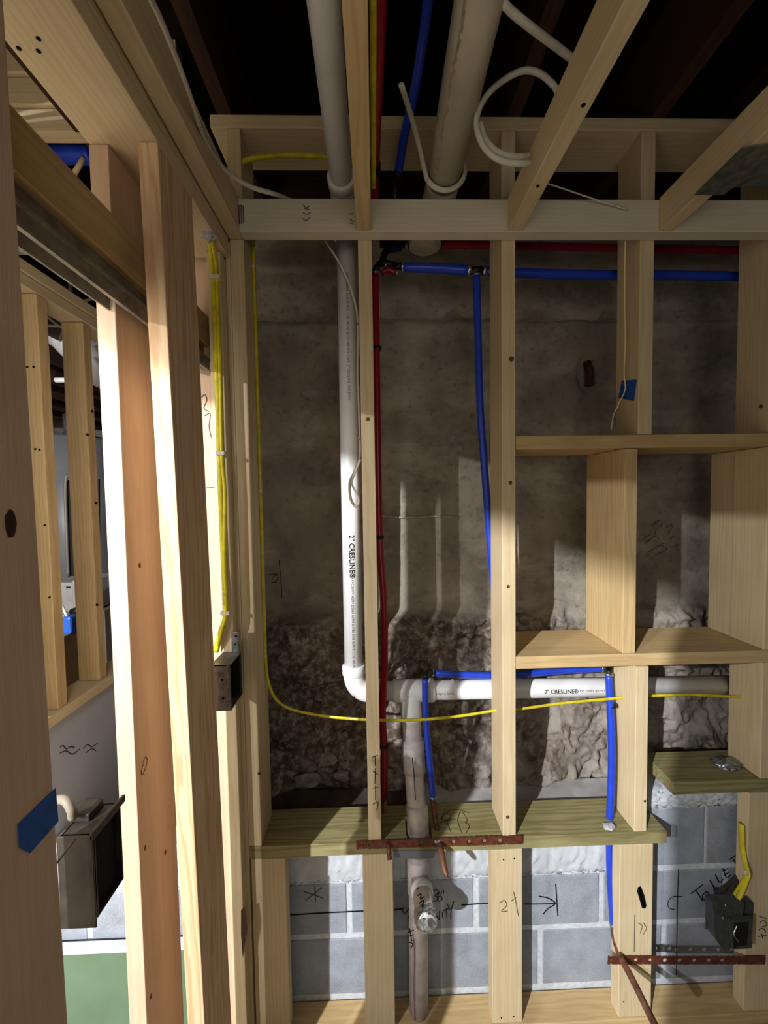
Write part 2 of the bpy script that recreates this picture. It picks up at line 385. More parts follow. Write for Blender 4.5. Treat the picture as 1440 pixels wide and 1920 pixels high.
# painted block wall
wl = thing('wall_lower', None, None, (0, 49, ZF), kind='structure')
YB = 46.5
def blocks():
    bm = bmesh.new(); add_box(bm, -41.2, 33.9, YB+.12, 49.4, ZF, -42.9); put('mortar', bm_mesh(bm), M_MORTAR, wl)
    bm = bmesh.new(); add_box(bm, 34.0, 64, YB+.12, 52, ZF, -38.6); put('mortar', bm_mesh(bm), M_MORTAR, wl)
    joints = [ZF, -63.65, -55.7, -48.4]
    rows = [(-65.3, -64.9, 8.0), (-63.35, -56.05, 3.45), (-55.3, -48.75, 11.35)]
    for zi, (za, zb, x0) in enumerate(rows):
        x = x0-16*5
        while x < 64:
            a, b_ = max(x+.33, -41.2), min(x+15.82, 64)
            if b_ > 34.2 and a < 33.8:
                a2 = [(a, 33.8), (34.2, b_)]
            else: a2 = [(a, b_)]
            for a_, c_ in a2:
                if c_-a_ > .6:
                    bm = bmesh.new(); add_box(bm, a_, c_, YB+random.uniform(-.03, .04), YB+2.2, za, zb, bev=.12)
                    put('block', bm_mesh(bm), M_BLOCK, wl)
            x += 16.15
    for a_, c_ in ((34.2, 41.6), (41.9, 57.5)):     # one course more on the right
        bm = bmesh.new(); add_box(bm, a_, c_, YB, YB+2.2, -48.0, -40.4, bev=.12); put('block', bm_mesh(bm), M_BLOCK, wl)
blocks()
def cap(x0, x1, z0, z1, seed, y0, y1, name='mortar_cap'):
    nx = int((x1-x0)*3); prof = [(y0+.15, z0), (y0-.05, z0+.4), (y0-.12, (z0+z1)/2), (y0+.02, z1-.35), (y0+.5, z1), ((y0+y1)/2, z1+.05), (y1, z1)]
    rnd = random.Random(seed); bm = bmesh.new(); g = []
    fine = []
    for i in range(len(prof)-1):
        for s in range(4): fine.append((prof[i][0]+(prof[i+1][0]-prof[i][0])*s/4, prof[i][1]+(prof[i+1][1]-prof[i][1])*s/4))
    for i in range(nx+1):
        g.append([bm.verts.new((x0+(x1-x0)*i/nx, y+rnd.uniform(-.2, .14), z+rnd.uniform(-.16, .16))) for y, z in fine])
    for i in range(nx):
        for j in range(len(fine)-1): bm.faces.new((g[i][j], g[i+1][j], g[i+1][j+1], g[i][j+1]))
    return put(name, bm_mesh(bm), M_WHITEP, wl, smooth=True)
cap(-41.2, 33.9, -48.6, -43.4, 1, YB, 49.4); cap(34.0, 60, -40.4, -38.2, 2, YB, 51.5)
# pen and pencil marks on the blocks
S = lambda a, b_: P(a, b_, YB-.04)
strokes('pen_line', [[(540, 1716), (600, 1712), (686, 1708)], [(738, 1706), (758, 1704)], [(865, 1697), (922, 1693)], [(982, 1695), (1010, 1695), (1041, 1694)],
    [(1010, 1680), (1028, 1684), (1041, 1694), (1028, 1703), (1018, 1714)], [(1042, 1657), (1044, 1690), (1046, 1718)]], S, .16, M_INK, wl)
strokes('pen_lettering', [
    [(810, 1672), (818, 1668), (822, 1674), (815, 1679), (822, 1684), (816, 1690), (806, 1690)],                # 3
    [(824, 1672), (820, 1682), (822, 1690), (829, 1686), (826, 1680), (821, 1682)],                            # 6
    [(828, 1670), (827, 1677)], [(832, 1669), (831, 1676)],                                                      # "
    [(752, 1703), (759, 1713), (768, 1700)], [(813, 1712), (812, 1728)], [(813, 1712), (824, 1724)], [(824, 1724), (824, 1708)],   # V, N
    [(830, 1722), (829, 1710)], [(831, 1708), (842, 1703)], [(836, 1706), (838, 1720)],                         # I T
    [(838, 1694), (844, 1706)], [(851, 1690), (846, 1706), (845, 1723)],                                         # Y
    [(770, 1708), (765, 1722)], [(770, 1708), (778, 1718)]], S, .1, M_INK, wl)
strokes('pen_arrow', [[(570, 1672), (606, 1684)], [(590, 1662), (592, 1690)], [(574, 1688), (604, 1664)], [(541, 1655), (548, 1650), (546, 1660)]], S, .1, M_PENCIL, wl)
strokes('pencil_lettering', [
    [(1295, 1676), (1318, 1658)], [(1304, 1668), (1318, 1690)],                                                  # T
    [(1318, 1676), (1325, 1672), (1330, 1680), (1324, 1688), (1317, 1684), (1318, 1676)],                       # O
    [(1331, 1650), (1341, 1668)], [(1341, 1640), (1349, 1654), (1356, 1648)],                                    # I L
    [(1355, 1628), (1362, 1646), (1370, 1640)], [(1355, 1634), (1364, 1628)], [(1358, 1642), (1366, 1635)],     # E
    [(1367, 1612), (1385, 1600)], [(1374, 1610), (1384, 1626)]], S, .14, M_INK, wl)
strokes('pencil_mark', [[(1272, 1630), (1270, 1700), (1268, 1828)], [(1280, 1681), (1262, 1681), (1253, 1690), (1254, 1702), (1266, 1706)]], S, .1, M_INK, wl)
Sc = lambda a, b_: P(a, b_, 56.3)
strokes('pencil_note', [[(1205, 1012), (1222, 1000)], [(1208, 1020), (1230, 1004), (1236, 1012)], [(1222, 985), (1240, 975), (1240, 990)],
    [(1215, 1035), (1228, 1028), (1246, 1018)], [(1232, 1040), (1250, 1030), (1240, 1022)], [(1228, 995), (1230, 1008)], [(1248, 990), (1262, 984), (1252, 1002)], [(1256, 1012), (1266, 1004)]], Sc, .07, M_INK, wb)
strokes('pencil_note', [[(523, 1050), (526, 1080), (529, 1122)], [(503, 1078), (518, 1076)], [(510, 1084), (520, 1076), (518, 1090), (508, 1092)]], lambda a, b_: P(a, b_, 56.3), .1, M_INK, wb)

# ================================================================ stud wall with shelves
sw = thing('stud_framing', 'pale pine stud wall standing in front of the grey concrete foundation', 'wall framing', (16, 45.5, ZF))
Y0, Y1 = 43.5, 47.9
board('stud', -15.3, -13.8, Y0, Y1, -40.6, 39.8, sw)
board('stud', -1.35, .15, Y0, 47.2, -40.6, 39.8, sw)
board('stud', 14.55, 16.1, Y0, 47.9, -40.6, 39.8, sw)
board('stud', 30.2, 31.8, Y0, 47.6, 6.55, 39.8, sw)
board('stud', 30.35, 31.85, Y0, 47.8, -40.6, -20.5, sw)
for za, zb in ((6.55, 39.8), (-18.9, 4.95), (-34.6, -20.45)): board('stud', 45.6, 47.1, Y0, 47.8, za, zb, sw)
board('stud', 45.75, 47.1, 47.85, 51.3, -18.9, 4.95, sw)
board('top_plate', -17, 64, Y0, 49, 39.85, 41.2, sw)
board('shelf', 16.15, 47.2, Y0, 51.2, 5.0, 6.5, sw, 'pine_warm')
board('shelf', 16.15, 47.4, Y0, 51.8, -20.4, -18.95, sw, 'pine_warm')
dv = board('shelf_divider', 28.7, 30.2, Y0, 51.4, -18.9, 4.95, sw, 'pine_warm')
# sill plank with a hole for the drain pipe
def plank():
    bm = bmesh.new(); z0, z1 = -42.1, -40.65
    xs = [-15.3, 3.15, 6.2, 34.3]; ys = [Y0, 43.72, 46.55, 48.75]
    for i in range(3):
        for j in range(3):
            if i == 1 and j == 1: continue
            add_box(bm, xs[i], xs[i+1], ys[j], ys[j+1], z0, z1)
    bmesh.ops.remove_doubles(bm, verts=bm.verts, dist=.001)
    seen = {}
    for f in list(bm.faces):
        k = tuple(sorted(v.index for v in f.verts)); 
    bm.verts.index_update(); dup = {}
    for f in bm.faces: dup.setdefault(tuple(sorted(v.index for v in f.verts)), []).append(f)
    bmesh.ops.delete(bm, geom=[f for v in dup.values() if len(v) > 1 for f in v], context='FACES_ONLY')
    return put('sill_plank', bm_mesh(bm), wood('treated', 0), sw, label='greenish treated plank')
pk = plank()
for x0, x1 in ((-15.1, -11.1), (-2.1, 1.45), (13.2, 16.85), (28.65, 32.7), (44.3, 48.0)):
    board('lower_stud', x0, x1, Y0, Y0+1.5, -64.0, -42.2 if x0 < 40 else -36.3, sw, 'pine')
board('sole_plate', -18, 60, 43.3, 46.4, ZF+.02, -64.05, sw, 'pine_warm')
for x, z in ((14.3, -63.3), (15.8, -63.2), (29.3, -62.0), (14.6, -43.4), (15.9, -43.3)): nail(x, Y0, z, sw, .09)
# small marks on the framing
strokes('pencil_mark', [[(968, 1682), (958, 1690)], [(963, 1672), (969, 1700), (972, 1718)], [(938, 1692), (946, 1688), (950, 1698), (940, 1708), (952, 1708)]], lambda a, b_: P(a, b_, Y0), .1, M_PENCIL, sw)
strokes('marker_scribble', [[(1197, 1663), (1203, 1682), (1209, 1703)], [(1199, 1662), (1206, 1680), (1210, 1700)], [(1196, 1668), (1206, 1702)]], lambda a, b_: P(a, b_, Y0), .32, M_INK, sw)
strokes('pencil_mark', [[(1190, 1715), (1189, 1785)], [(1196, 1730), (1204, 1736), (1200, 1750)], [(1206, 1730), (1212, 1740), (1206, 1752)]], lambda a, b_: P(a, b_, Y0), .09, M_PENCIL, sw)
strokes('pencil_lettering', [[(697, 1420), (709, 1416)], [(703, 1418), (704, 1436)], [(698, 1445), (709, 1452)], [(704, 1440), (703, 1470)], [(699, 1478), (709, 1476)], [(704, 1472), (704, 1500)], [(699, 1508), (709, 1504), (706, 1520)]], lambda a, b_: P(a, b_, Y0), .09, M_INK, sw)
strokes('pen_lettering', [[(1423, 1718), (1437, 1722)], [(1424, 1730), (1432, 1726), (1438, 1734), (1428, 1738)], [(1422, 1744), (1430, 1740), (1436, 1748)], [(1421, 1756), (1437, 1754)], [(1428, 1750), (1430, 1760)]], lambda a, b_: P(a, b_, Y0), .1, M_INK, sw)
SP = lambda a, b_: PZ(a, b_, -40.65)
strokes('pen_sketch', [[(828, 1531), (836, 1526), (845, 1528), (844, 1535), (834, 1538), (828, 1534), (830, 1530)], [(832, 1524), (850, 1519), (866, 1520), (880, 1524)],
    [(828, 1541), (850, 1537), (858, 1538)], [(858, 1538), (864, 1522), (876, 1536), (872, 1543)], [(858, 1538), (862, 1552), (866, 1562)],
    [(838, 1541), (846, 1562)], [(872, 1541), (880, 1549), (874, 1562)]], SP, .08, M_INK, sw, n=(0, 0, 1))

# ================================================================ lowered ceiling frame
cf = thing('dropped_joist_frame', 'lowered ceiling frame of pale two by fours meeting a ledger overhead', 'ceiling framing', (10, 20, 28))
board('ledger', -13.75, 64, 42.0, 43.45, 28.0, 31.35, cf, 'pine_pale')
for x in (-15.25, -1.4, 14.75, 31.15, 47.3):
    board('ceiling_joist', x, x+1.5, -60, 43.4 if x < -10 else 41.97, 28.05, 31.5, cf, 'pine_warm' if x == -1.4 else 'pine')
SL = lambda a, b_: P(a, b_, 41.98)
strokes('stamp', [[(448, 384), (449, 420)], [(452, 384), (453, 420)], [(456, 385), (457, 419)]], SL, .13, plain('purple_stamp', (84, 66, 84), .8), cf)
strokes('stamp', [[(569, 384), (574, 390), (581, 386)], [(568, 398), (575, 402), (582, 398)], [(567, 410), (574, 414), (581, 408)], [(570, 391), (580, 393)]], SL, .09, M_PENCIL, cf)
strokes('stamp', [[(654, 402), (662, 400)], [(656, 412), (664, 416)], [(654, 418), (662, 420)]], SL, .09, M_PENCIL, cf)
for a, b_ in ((1229, 392), (1228, 402), (1233, 385), (1230, 408)): 
    q = PXp(a, b_, 31.12); nail(q.x, q.y, q.z, cf, .12, (1, 0, 0))
for x, y in ((15.6, 28.7), (15.4, 36)): nail(x, y, 28.03, cf, .16, (0, 0, 1))

# ================================================================ pocket door partition
pf = thing('pocket_door_frame', 'wooden pocket door partition frame on the left with double rows of studs', 'wall framing', (-18, 25, ZF))
board('partition_plate', -20.5, -15.4, 12.0, 43.4, 26.1, 27.5, pf)
board('partition_plate', -20.5, -15.4, 12.0, 43.4, 27.6, 31.4, pf)
ZB = -64.0
board('stud', -16.85, -15.4, 29.6, 34.95, ZB, 26.05, pf, 'curly', lean=(0, 2.6), label='bright edged stud with curly grain')
board('stud', -20.5, -19.1, 29.8, 35.3, ZB, 26.05, pf, 'fir')
board('stud', -16.85, -15.4, 12.2, 17.6, ZB, 26.05, pf, 'fir', lean=(0, .9), label='shaded near stud with blue tape and a dark knot')
board('stud', -20.5, -19.1, 14.6, 17.6, ZB, 26.05, pf, 'fir')
board('stud', -17.3, -15.85, 42.1, 45.6, ZB, 26.0, pf, 'pine', lean=(.2, 0), label='pale end stud carrying the yellow cables')
board('stud', -16.95, -15.36, 45.7, 48.9, ZB, 26.0, pf, 'pine')
board('stud', -15.8, -15.33, 43.5, 45.6, ZB, 27.9, pf, 'pine')
board('stud', -20.6, -19.1, 46, 52, ZB, 26.0, pf, 'fir')  # hidden board added to block lamp light slipping past the end board
board('end_board', -20.6, -17.4, 44.4, 45.9, ZB, 27.9, pf, 'fir')
board('sole_plate', -20.6, -15.4, 12, 43.2, ZF+.02, ZB-.02, pf)
board('door_header', -19.6, -18.0, -12.7, 44.3, 16.8, 20.0, pf, 'pine_warm')
def track():
    bm = bmesh.new()
    add_box(bm, -19.4, -18.7, -9, 44, 15.3, 16.75); add_box(bm, -19.6, -18.1, -9, 44, 15.15, 15.3)
    add_box(bm, -19.6, -19.45, -9, 44, 14.1, 15.15); add_box(bm, -18.25, -18.15, -9, 44, 14.3, 15.15)
    add_box(bm, -18.25, -17.95, -9, 44, 15.2, 15.45); add_box(bm, -18.3, -18.0, -9, 44, 14.1, 14.3)
    return put('door_track', bm_mesh(bm), M_GALVD, pf, label='dull metal sliding door track')
track()
# unseen header added over the door opening to stop lamp light above it
board('header_blocker', -20.5, -16.0, -12.7, 12.0, 20.1, 27.5, pf, 'pine')
q = PXp(20, 982, -15.38); lump('knot', q, .33, wood('old', 2), pf, 3, (.1, .8, 1.9), .1)
strokes('pencil_mark', [[(268, 1430), (272, 1420), (276, 1424), (273, 1440), (267, 1452), (265, 1446), (269, 1432)]], lambda a, b_: PXp(a, b_, -19.08), .06, M_INK, pf, n=(1, 0, 0))
strokes('pencil_mark', [[(378, 745), (384, 740), (388, 750), (382, 765), (392, 772)], [(384, 780), (394, 776), (392, 800), (396, 820)], [(387, 913), (403, 915)]], lambda a, b_: P(a, b_, 44.38), .1, M_PENCIL, pf)
for a, b_ in ((72, 212), (72, 235), (35, 230)):
    q = PZ(a/1.0, b_-140, 26.1); nail(q.x, q.y, 26.08, pf, .12, (0, 0, 1))
tp = [PXp(a, b_, -15.36) for a, b_ in ((33, 1546), (104, 1477), (109, 1540), (56, 1600), (36, 1590))]
tag(prism('tape_strip', tp, (.02, 0, 0), M_TAPE, None), 'large dark blue painter tape strip on the shaded near stud', 'tape')

# ================================================================ pipes
def elbow_path(a, c, b_, r, n=8):
    a, c, b_ = Vector(a), Vector(c), Vector(b_); u = (a-c).normalized()*r; v = (b_-c).normalized()*r
    return [c+u*(1-t)**2*1+v*t*t for t in [k/n for k in range(n+1)]]
dr = thing('drain_pipe', 'white plastic drain pipe dropping from overhead, turning right behind the studs', 'pipe', (-3, 49, -26))
RP = 1.19
cz = -25.4
A = Vector((-2.85, 47.4, 31)); B = Vector((-3.05, 49.0, -22.6)); Cn = Vector((-3.05, 49.0, cz)); D_ = Vector((47.5, 49.1, -25.9))
tube('riser', [A, B], RP, M_PVC, dr, 28, 0)
tube('elbow', elbow_path(B+Vector((0, 0, .3)), Cn, Cn+Vector((3, 0, 0)), 2.6), RP+.17, M_PVC, dr, 28, 0)
ring('hub', (-3.05, 49, -22.4), (0, 0, 1), RP+.3, 1.3, M_PVC, dr)
tube('branch_run', [Cn+Vector((2.4, 0, 0)), D_], RP, M_PVC, dr, 28, 0)
tube('tee', [(2.0, 49, cz), (2.1, 49, cz), (6.4, 49, cz-.03), (6.5, 49, cz-.03)], [RP+.1, RP+.22, RP+.22, RP+.1], M_PVC, dr, 28, 0, label='grey white tee fitting')
ring('hub', (6.9, 49, cz-.03), (1, 0, 0), RP+.28, .9, M_PVC, dr); ring('hub', (9.9, 49, cz-.03), (1, 0, 0), RP+.06, .3, M_PVC, dr)
T0 = Vector((4.3, 49, cz)); 
tube('tee_leg', [T0, (4.3, 48.6, -27.6), (4.3, 48.2, -29.0)], RP+.15, M_PVC, dr, 28, 4)
tube('drop', [(4.3, 48.3, -28.6), (4.35, 47.4, -32), (4.5, 46.2, -36.4), (4.65, 45.3, -39.5)], RP, M_PVCOLD, dr, 28, 4, label='pinkish aged drop pipe')
tube('coupling', [(4.36, 47.5, -31.0), (4.4, 47.0, -33.0), (4.46, 46.6, -34.6)], RP+.2, M_PVCOLD, dr, 28, 0)
tube('coupling', [(4.6, 45.6, -38.0), (4.65, 45.18, -39.6), (4.67, 45.13, -43.4)], RP+.14, M_PVCOLD, dr, 28, 3)
tube('stack', [(4.67, 45.13, -43), (4.6, 45.13, -50), (4.45, 45.13, ZF+.05)], RP, M_PVCOLD, dr, 28, 0, label='aged lower stack with purple streaks')
tube('wye', [(4.67, 45.13, -44.2), (4.67, 45.13, -44.4), (4.65, 45.13, -48.6), (4.65, 45.13, -48.8)], [RP+.05, RP+.2, RP+.2, RP+.05], M_PVCOLD, dr, 28, 0)
arm0 = Vector((4.75, 45.1, -46.2)); arm1 = Vector((4.9, 39.7, -46.7)); ad = (arm1-arm0).normalized()
tube('trap_arm', [arm0, arm1], 1.12, M_PVCOLD, dr, 28, 0)
ring('arm_hub', arm0+ad*2.0, ad, 1.3, .7, M_PVC, dr)
cp = tube('foil_cap', [arm1-ad*1.3, arm1-ad*.9, arm1-ad*.3, arm1+ad*.05, arm1+ad*.3], [1.15, 1.2, 1.22, 1.05, .45], M_FOIL, dr, 13, 2, label='crumpled foil tape cap')
rnd = random.Random(5)
for v in cp.data.vertices: v.co += Vector([rnd.uniform(-.1, .1)*I for _ in range(3)])
cp.data.polygons.foreach_set('use_smooth', [False]*len(cp.data.polygons)); cp.data.update()
ring('elbow_hub', (-3.05+3.0, 49, cz), (1, 0, 0), RP+.28, 1.0, M_PVC, dr)
dn = (B-A).normalized(); fc = Vector((.08, -1, 0))
st = P(652, 1003, 47.8)
text_on_pipe('pipe_print', '2" CRESLINE\u00ae', P(656, 1002, 47.8), dn, .88, A+(B-A)*.78, RP, M_INK, dr, fc, .012)
text_on_pipe('pipe_print', 'PVC DWV ASTM D2665 ASTM D1785 SCH 40 PVC 1120 280 PSI @73F NSF-PW-DWV', P(656, 1086, 47.8), dn, .42, A+(B-A)*.8, RP, M_INK, dr, fc)
text_on_pipe('pipe_print', 'ASTM D2665 SCH 40 PVC 1120 280 PSI @73F NSF-PW-DWV  2" CRESLINE  PVC DWV', P(652, 520, 47.5), dn, .40, A+(B-A)*.3, RP, M_INK, dr, fc)
hd = (D_-Cn).normalized(); hf = (-.1, -1, .12)
text_on_pipe('pipe_print', '2" CRESLINE\u00ae', P(1021, 1290, 47.8), hd, .72, Cn, RP, M_INK, dr, hf, .012)
text_on_pipe('pipe_print', 'PVC DWV ASTM D2665 SCH 40', P(1088, 1289, 47.8), hd, .42, Cn, RP, M_INK, dr, hf)
text_on_pipe('pipe_print', 'Cut Right & Corner', P(812, 1295, 47.8), hd, .34, Cn, RP, M_INK, dr, hf)
strokes('primer_streak', [[(776, 1760), (777, 1800), (776, 1850), (778, 1915)]], lambda a, b_: P(a, b_, 43.93), .1, plain('purple_primer', (110, 60, 84), .7), dr)
strokes('primer_streak', [[(773, 1420), (776, 1450), (779, 1500)]], lambda a, b_: P(a, b_, 45.5-(b_-1400)*.008), .1, M_INK, dr)
strokes('pen_mark', [[(768, 1740), (772, 1765)], [(764, 1748), (776, 1744)], [(766, 1756), (775, 1752)], [(767, 1766), (774, 1770), (770, 1778)]], lambda a, b_: P(a, b_, 43.92), .13, M_INK, dr)
strokes('pen_mark', [[(781, 1668), (786, 1664), (788, 1670)], [(782, 1680), (790, 1676), (788, 1686), (796, 1680)], [(786, 1694), (794, 1688), (792, 1698)]], lambda a, b_: PZ(a, b_, -45.42), .12, M_INK, dr, n=(0, 0, 1))

vp = thing('vent_pipe', 'slim white vent pipe running overhead left of the middle joist', 'pipe', (-3, 30, 34))
V1 = Vector((-3.0, 46.2, 33.4))
tube('pipe', [(-2.8, 6, 34), (-3.0, 44.5, 34)], RP, M_PVC, vp, 28, 0)
tube('elbow', [(-3, 42.6, 34), (-3, 44.6, 34), (-2.95, 46.6, 33.4), (-2.9, 47.35, 31.9), (-2.88, 47.4, 30.6)], RP+.2, M_PVC, vp, 28, 5)
ring('hub', (-3, 43, 34), (0, 1, 0), RP+.3, 1.2, M_PVC, vp)
M_SOIL = plain('cream_pipe', (204, 196, 176), .45, 0, .12, 10)
sp = thing('soil_pipe', 'thick off white soil pipe running overhead, held by a plastic hook hanger', 'pipe', (8, 30, 34))
tube('pipe', [(7.6, 6, 34.6), (8.1, 45, 34.3)], 1.75, M_SOIL, sp, 32, 0, label='thick pipe with a faint rusty streak')
tube('elbow', [(8.1, 43.4, 34.3), (8.0, 45.5, 34.1), (7.6, 48.0, 33.6), (7.1, 49.4, 32.6), (6.9, 49.8, 31.6)], 1.85, M_SOIL, sp, 32, 5)
ring('hub', (6.9, 49.8, 31.9), (0, 0, 1), 2.05, 1.2, plain('cream_hub', (196, 190, 170), .5), sp)
hk = []
for k in range(15):
    a = math.radians(200+k*13); hk.append(Vector((8.05+2.15*math.cos(a), 42.0, 34.4+2.15*math.sin(a))))
bm = bmesh.new(); rnd = random.Random(3)
for k in range(60):
    y = 18+k*.4; a = math.radians(222+rnd.uniform(-3, 3)); a2 = a+math.radians(rnd.uniform(5, 10)); pts = []
    for yy, aa in ((y, a), (y, a2), (y+.45, a2), (y+.45, a)):
        x_, z_ = 7.6+(yy-6)/39*.5, 34.6-(yy-6)/39*.3; pts.append(bm.verts.new((x_+1.765*math.cos(aa), yy, z_+1.765*math.sin(aa))))
    bm.faces.new(pts)
o_ = put('rust_streak', bm_mesh(bm), plain('rust_stain', (178, 156, 134), .8, 0, .3, 60), sp); o_['kind'] = 'stuff'
tube('pipe_hanger', [P(752, 158, 34), P(770, 215, 38)]+[P(785, 270, 41)]+hk[:], .26, M_SOIL, sp, 10, 4, label='white plastic hook hanger', rz=.14)

def crimp(c, axis, parent, r=.46, w_=.35): ring('crimp_ring', c, axis, r, w_, M_STEEL, parent)
R1 = .44
# upper hot line
rp = thing('hot_water_pipe', 'dark red water pipe falling beside the middle stud from the upper fitting', 'pipe', (.8, 48, 0))
Pr = [P(a, b_, y) for a, b_, y in ((703, 512, 48.6), (706, 700, 48.7), (709, 900, 48.7), (712, 1020, 48.4), (719, 1120, 47.6), (721, 1230, 46.9), (717, 1340, 46.9), (721, 1420, 47.1), (719, 1492, 47.6))]
tube('pipe', Pr, .45, M_RED, rp)
for a, b_, y_ in ((707, 654, 48.7), (712, 1007, 48.4), (720, 1398, 47.0)):
    q = P(a, b_, y_); ring('pipe_clip', q, (0, 0, 1), .56, .4, M_BLK, rp); tube('clip_nail', [q, q+Vector((-1.1, -1.0, 0))], .14, M_BLK, rp, 8, 0)
q = P(704, 512, 48.6); crimp(q, (0, 0, 1), rp)
r2 = thing('hot_water_pipe', 'red water pipe running level behind the studs just under the ledger', 'pipe', (20, 50, 36))
Ph = [P(a, b_, 50.6) for a, b_ in ((785, 457), (950, 461), (1150, 465), (1300, 468), (1420, 470))]
tube('pipe', Ph, .47, M_RED, r2)
for a in (762, 776): crimp(P(a, 460, 50.6), (1, 0, 0), r2)
tube('fitting', [P(712, 458, 50.6), P(770, 459, 50.6)], .42, M_BLK, r2, 14, 0)
r3 = thing('hot_water_pipe', 'red water pipe hanging from overhead just right of the middle joist', 'pipe', (0, 35, 36))
Pu = [P(717, -40, 31), P(714, 60, 34), P(709, 180, 38), P(704, 300, 43), P(703, 380, 47.5), P(704, 440, 49.8)]
tube('pipe', Pu, .45, M_RED, r3)
ring('sleeve', P(703, 315, 43.8), Pu[4]-Pu[3], .62, 1.3, M_BLK, r3)
# fitting cluster between
fx = thing('manifold_fitting', 'dark brass tee fittings with steel rings clustered at the top of the red pipe', 'fitting', P(725, 490, 49.5))
tube('tee_body', [P(703, 508, 48.9), P(714, 494, 49.4), P(736, 497, 49.5), P(752, 500, 49.2)], .42, M_BLK, fx, 12, 4)
tube('short_pipe', [P(716, 512, 48.7), P(728, 506, 48.7), P(742, 512, 48.8)], .36, M_RED, fx, 12, 4)
tube('upper_elbow', [P(716, 492, 50), P(722, 474, 50.4), P(735, 461, 50.5)], .42, plain('dark_brass', (52, 34, 26), .4, .6, .3), fx, 12, 4)
tube('cross_pipe', [P(730, 468, 49.8), P(752, 464, 49.8)], .42, plain('deep_blue', (20, 24, 92), .4), fx, 12, 0)
for a, b_ in ((714, 507), (743, 513), (722, 498)): crimp(P(a, b_, 48.8), (.8, 0, .6), fx, .4, .16)

b1 = thing('cold_water_pipe', 'blue water pipe hanging from overhead between the middle joist and soil pipe', 'pipe', (3, 38, 36))
tube('pipe', [P(806, -30, 32), P(795, 60, 35), P(775, 180, 39), P(757, 260, 43), P(748, 320, 46)], .47, M_BLUE, b1)
tube('sleeve', [P(748, 320, 46), P(742, 350, 48), P(738, 400, 49.5)], .5, M_BLK, b1)
b2 = thing('cold_water_pipe', 'short bright blue pipe elbowing down, its tail passing behind the second stud', 'pipe', (10, 49, 30))
tube('pipe', [P(756, 501, 49.2), P(820, 503, 49.2), P(876, 507, 49.2)], .58, M_BLUE, b2)
crimp(P(754, 501, 49.2), (1, 0, 0), b2, .66, .3); crimp(P(879, 507, 49.2), (1, 0, 0), b2, .62, .4); crimp(P(908, 508, 49.2), (1, 0, 0), b2, .62, .4)
tube('tee', [P(881, 507, 49.2), P(907, 508, 49.2)], .5, M_BLK, b2, 14, 0); tube('barb', [P(735, 500, 49.3), P(755, 501, 49.2)], .36, M_BLK, b2, 12, 0)
Pd = [P(893, 514, 49.2), P(896, 620, 49.2), P(900, 760, 49.2), P(907, 860, 49.2), P(914, 950, 49.2), P(921, 1040, 49.3), P(934, 1180, 49.6), P(945, 1240, 50.0)]
tube('tail_pipe', Pd, .47, M_BLUE, b2); crimp(P(893, 516, 49.2), (0, 0, 1), b2, .52, .3)
b3 = thing('cold_water_pipe', 'blue water pipe running level behind the right hand studs near the top', 'pipe', (30, 50, 30))
tube('pipe', [P(910, 508, 49.4), P(1000, 513, 49.6), P(1150, 516, 50), P(1300, 517, 50), P(1430, 520, 50)], .56, M_BLUE, b3)
b4 = thing('cold_water_pipe', 'lower blue pipe lying on the white drain pipe and dropping at both ends', 'pipe', (15, 47.9, -24))
Yl = 47.95+.35
Yq = 48.6
tube('level_pipe', [P(816, 1262, Yq), P(900, 1266, Yq), P(960, 1265, Yq), P(1060, 1257, Yq), P(1132, 1253, Yq)], .42, M_BLUE, b4)
tube('elbow', [P(813, 1261, Yq), P(802, 1262, 48.2), P(798, 1272, 47.6)], .4, M_BLK, b4, 12, 5); crimp(P(811, 1261, Yq), (1, 0, 0), b4, .48, .3)
Pl = [P(797, 1273, 47.2), P(798, 1330, 46.7), P(802, 1390, 46.3), P(808, 1450, 46), P(812, 1494, 45.8)]
tube('drop_pipe', Pl, .40, M_BLUE, b4); crimp(Pl[-1], (0, 0, 1), b4, .45, .3)
tube('elbow', [P(1130, 1253, Yq), P(1141, 1253, 48.2), P(1142, 1264, 47.2)], .4, M_BLK, b4, 12, 5); crimp(P(1128, 1253, Yq), (1, 0, 0), b4, .48, .25); crimp(P(1141, 1264, 47), (0, 0, 1), b4, .48, .3)
Pk = [P(1141, 1266, 46.9), P(1144, 1320, 46.4), P(1147, 1400, 46), P(1146, 1470, 45.8), P(1143, 1545, 45.6), P(1143, 1600, 45.5), P(1145, 1660, 45.3), P(1150, 1733, 45.0)]
tube('drop_pipe', Pk, .42, M_BLUE, b4, label='long blue drop passing through the plank'); crimp(Pk[-1], (0, 0, 1), b4, .47, .35)
ring('pipe_clip', P(1148, 1322, 46.4), (0, 0, 1), .55, .35, M_BLK, b4)
lump('foam_bead', PZ(1141, 1549, -40.45), .55, M_FOAM, b4, 4, (1.3, 1, .5), .35); 
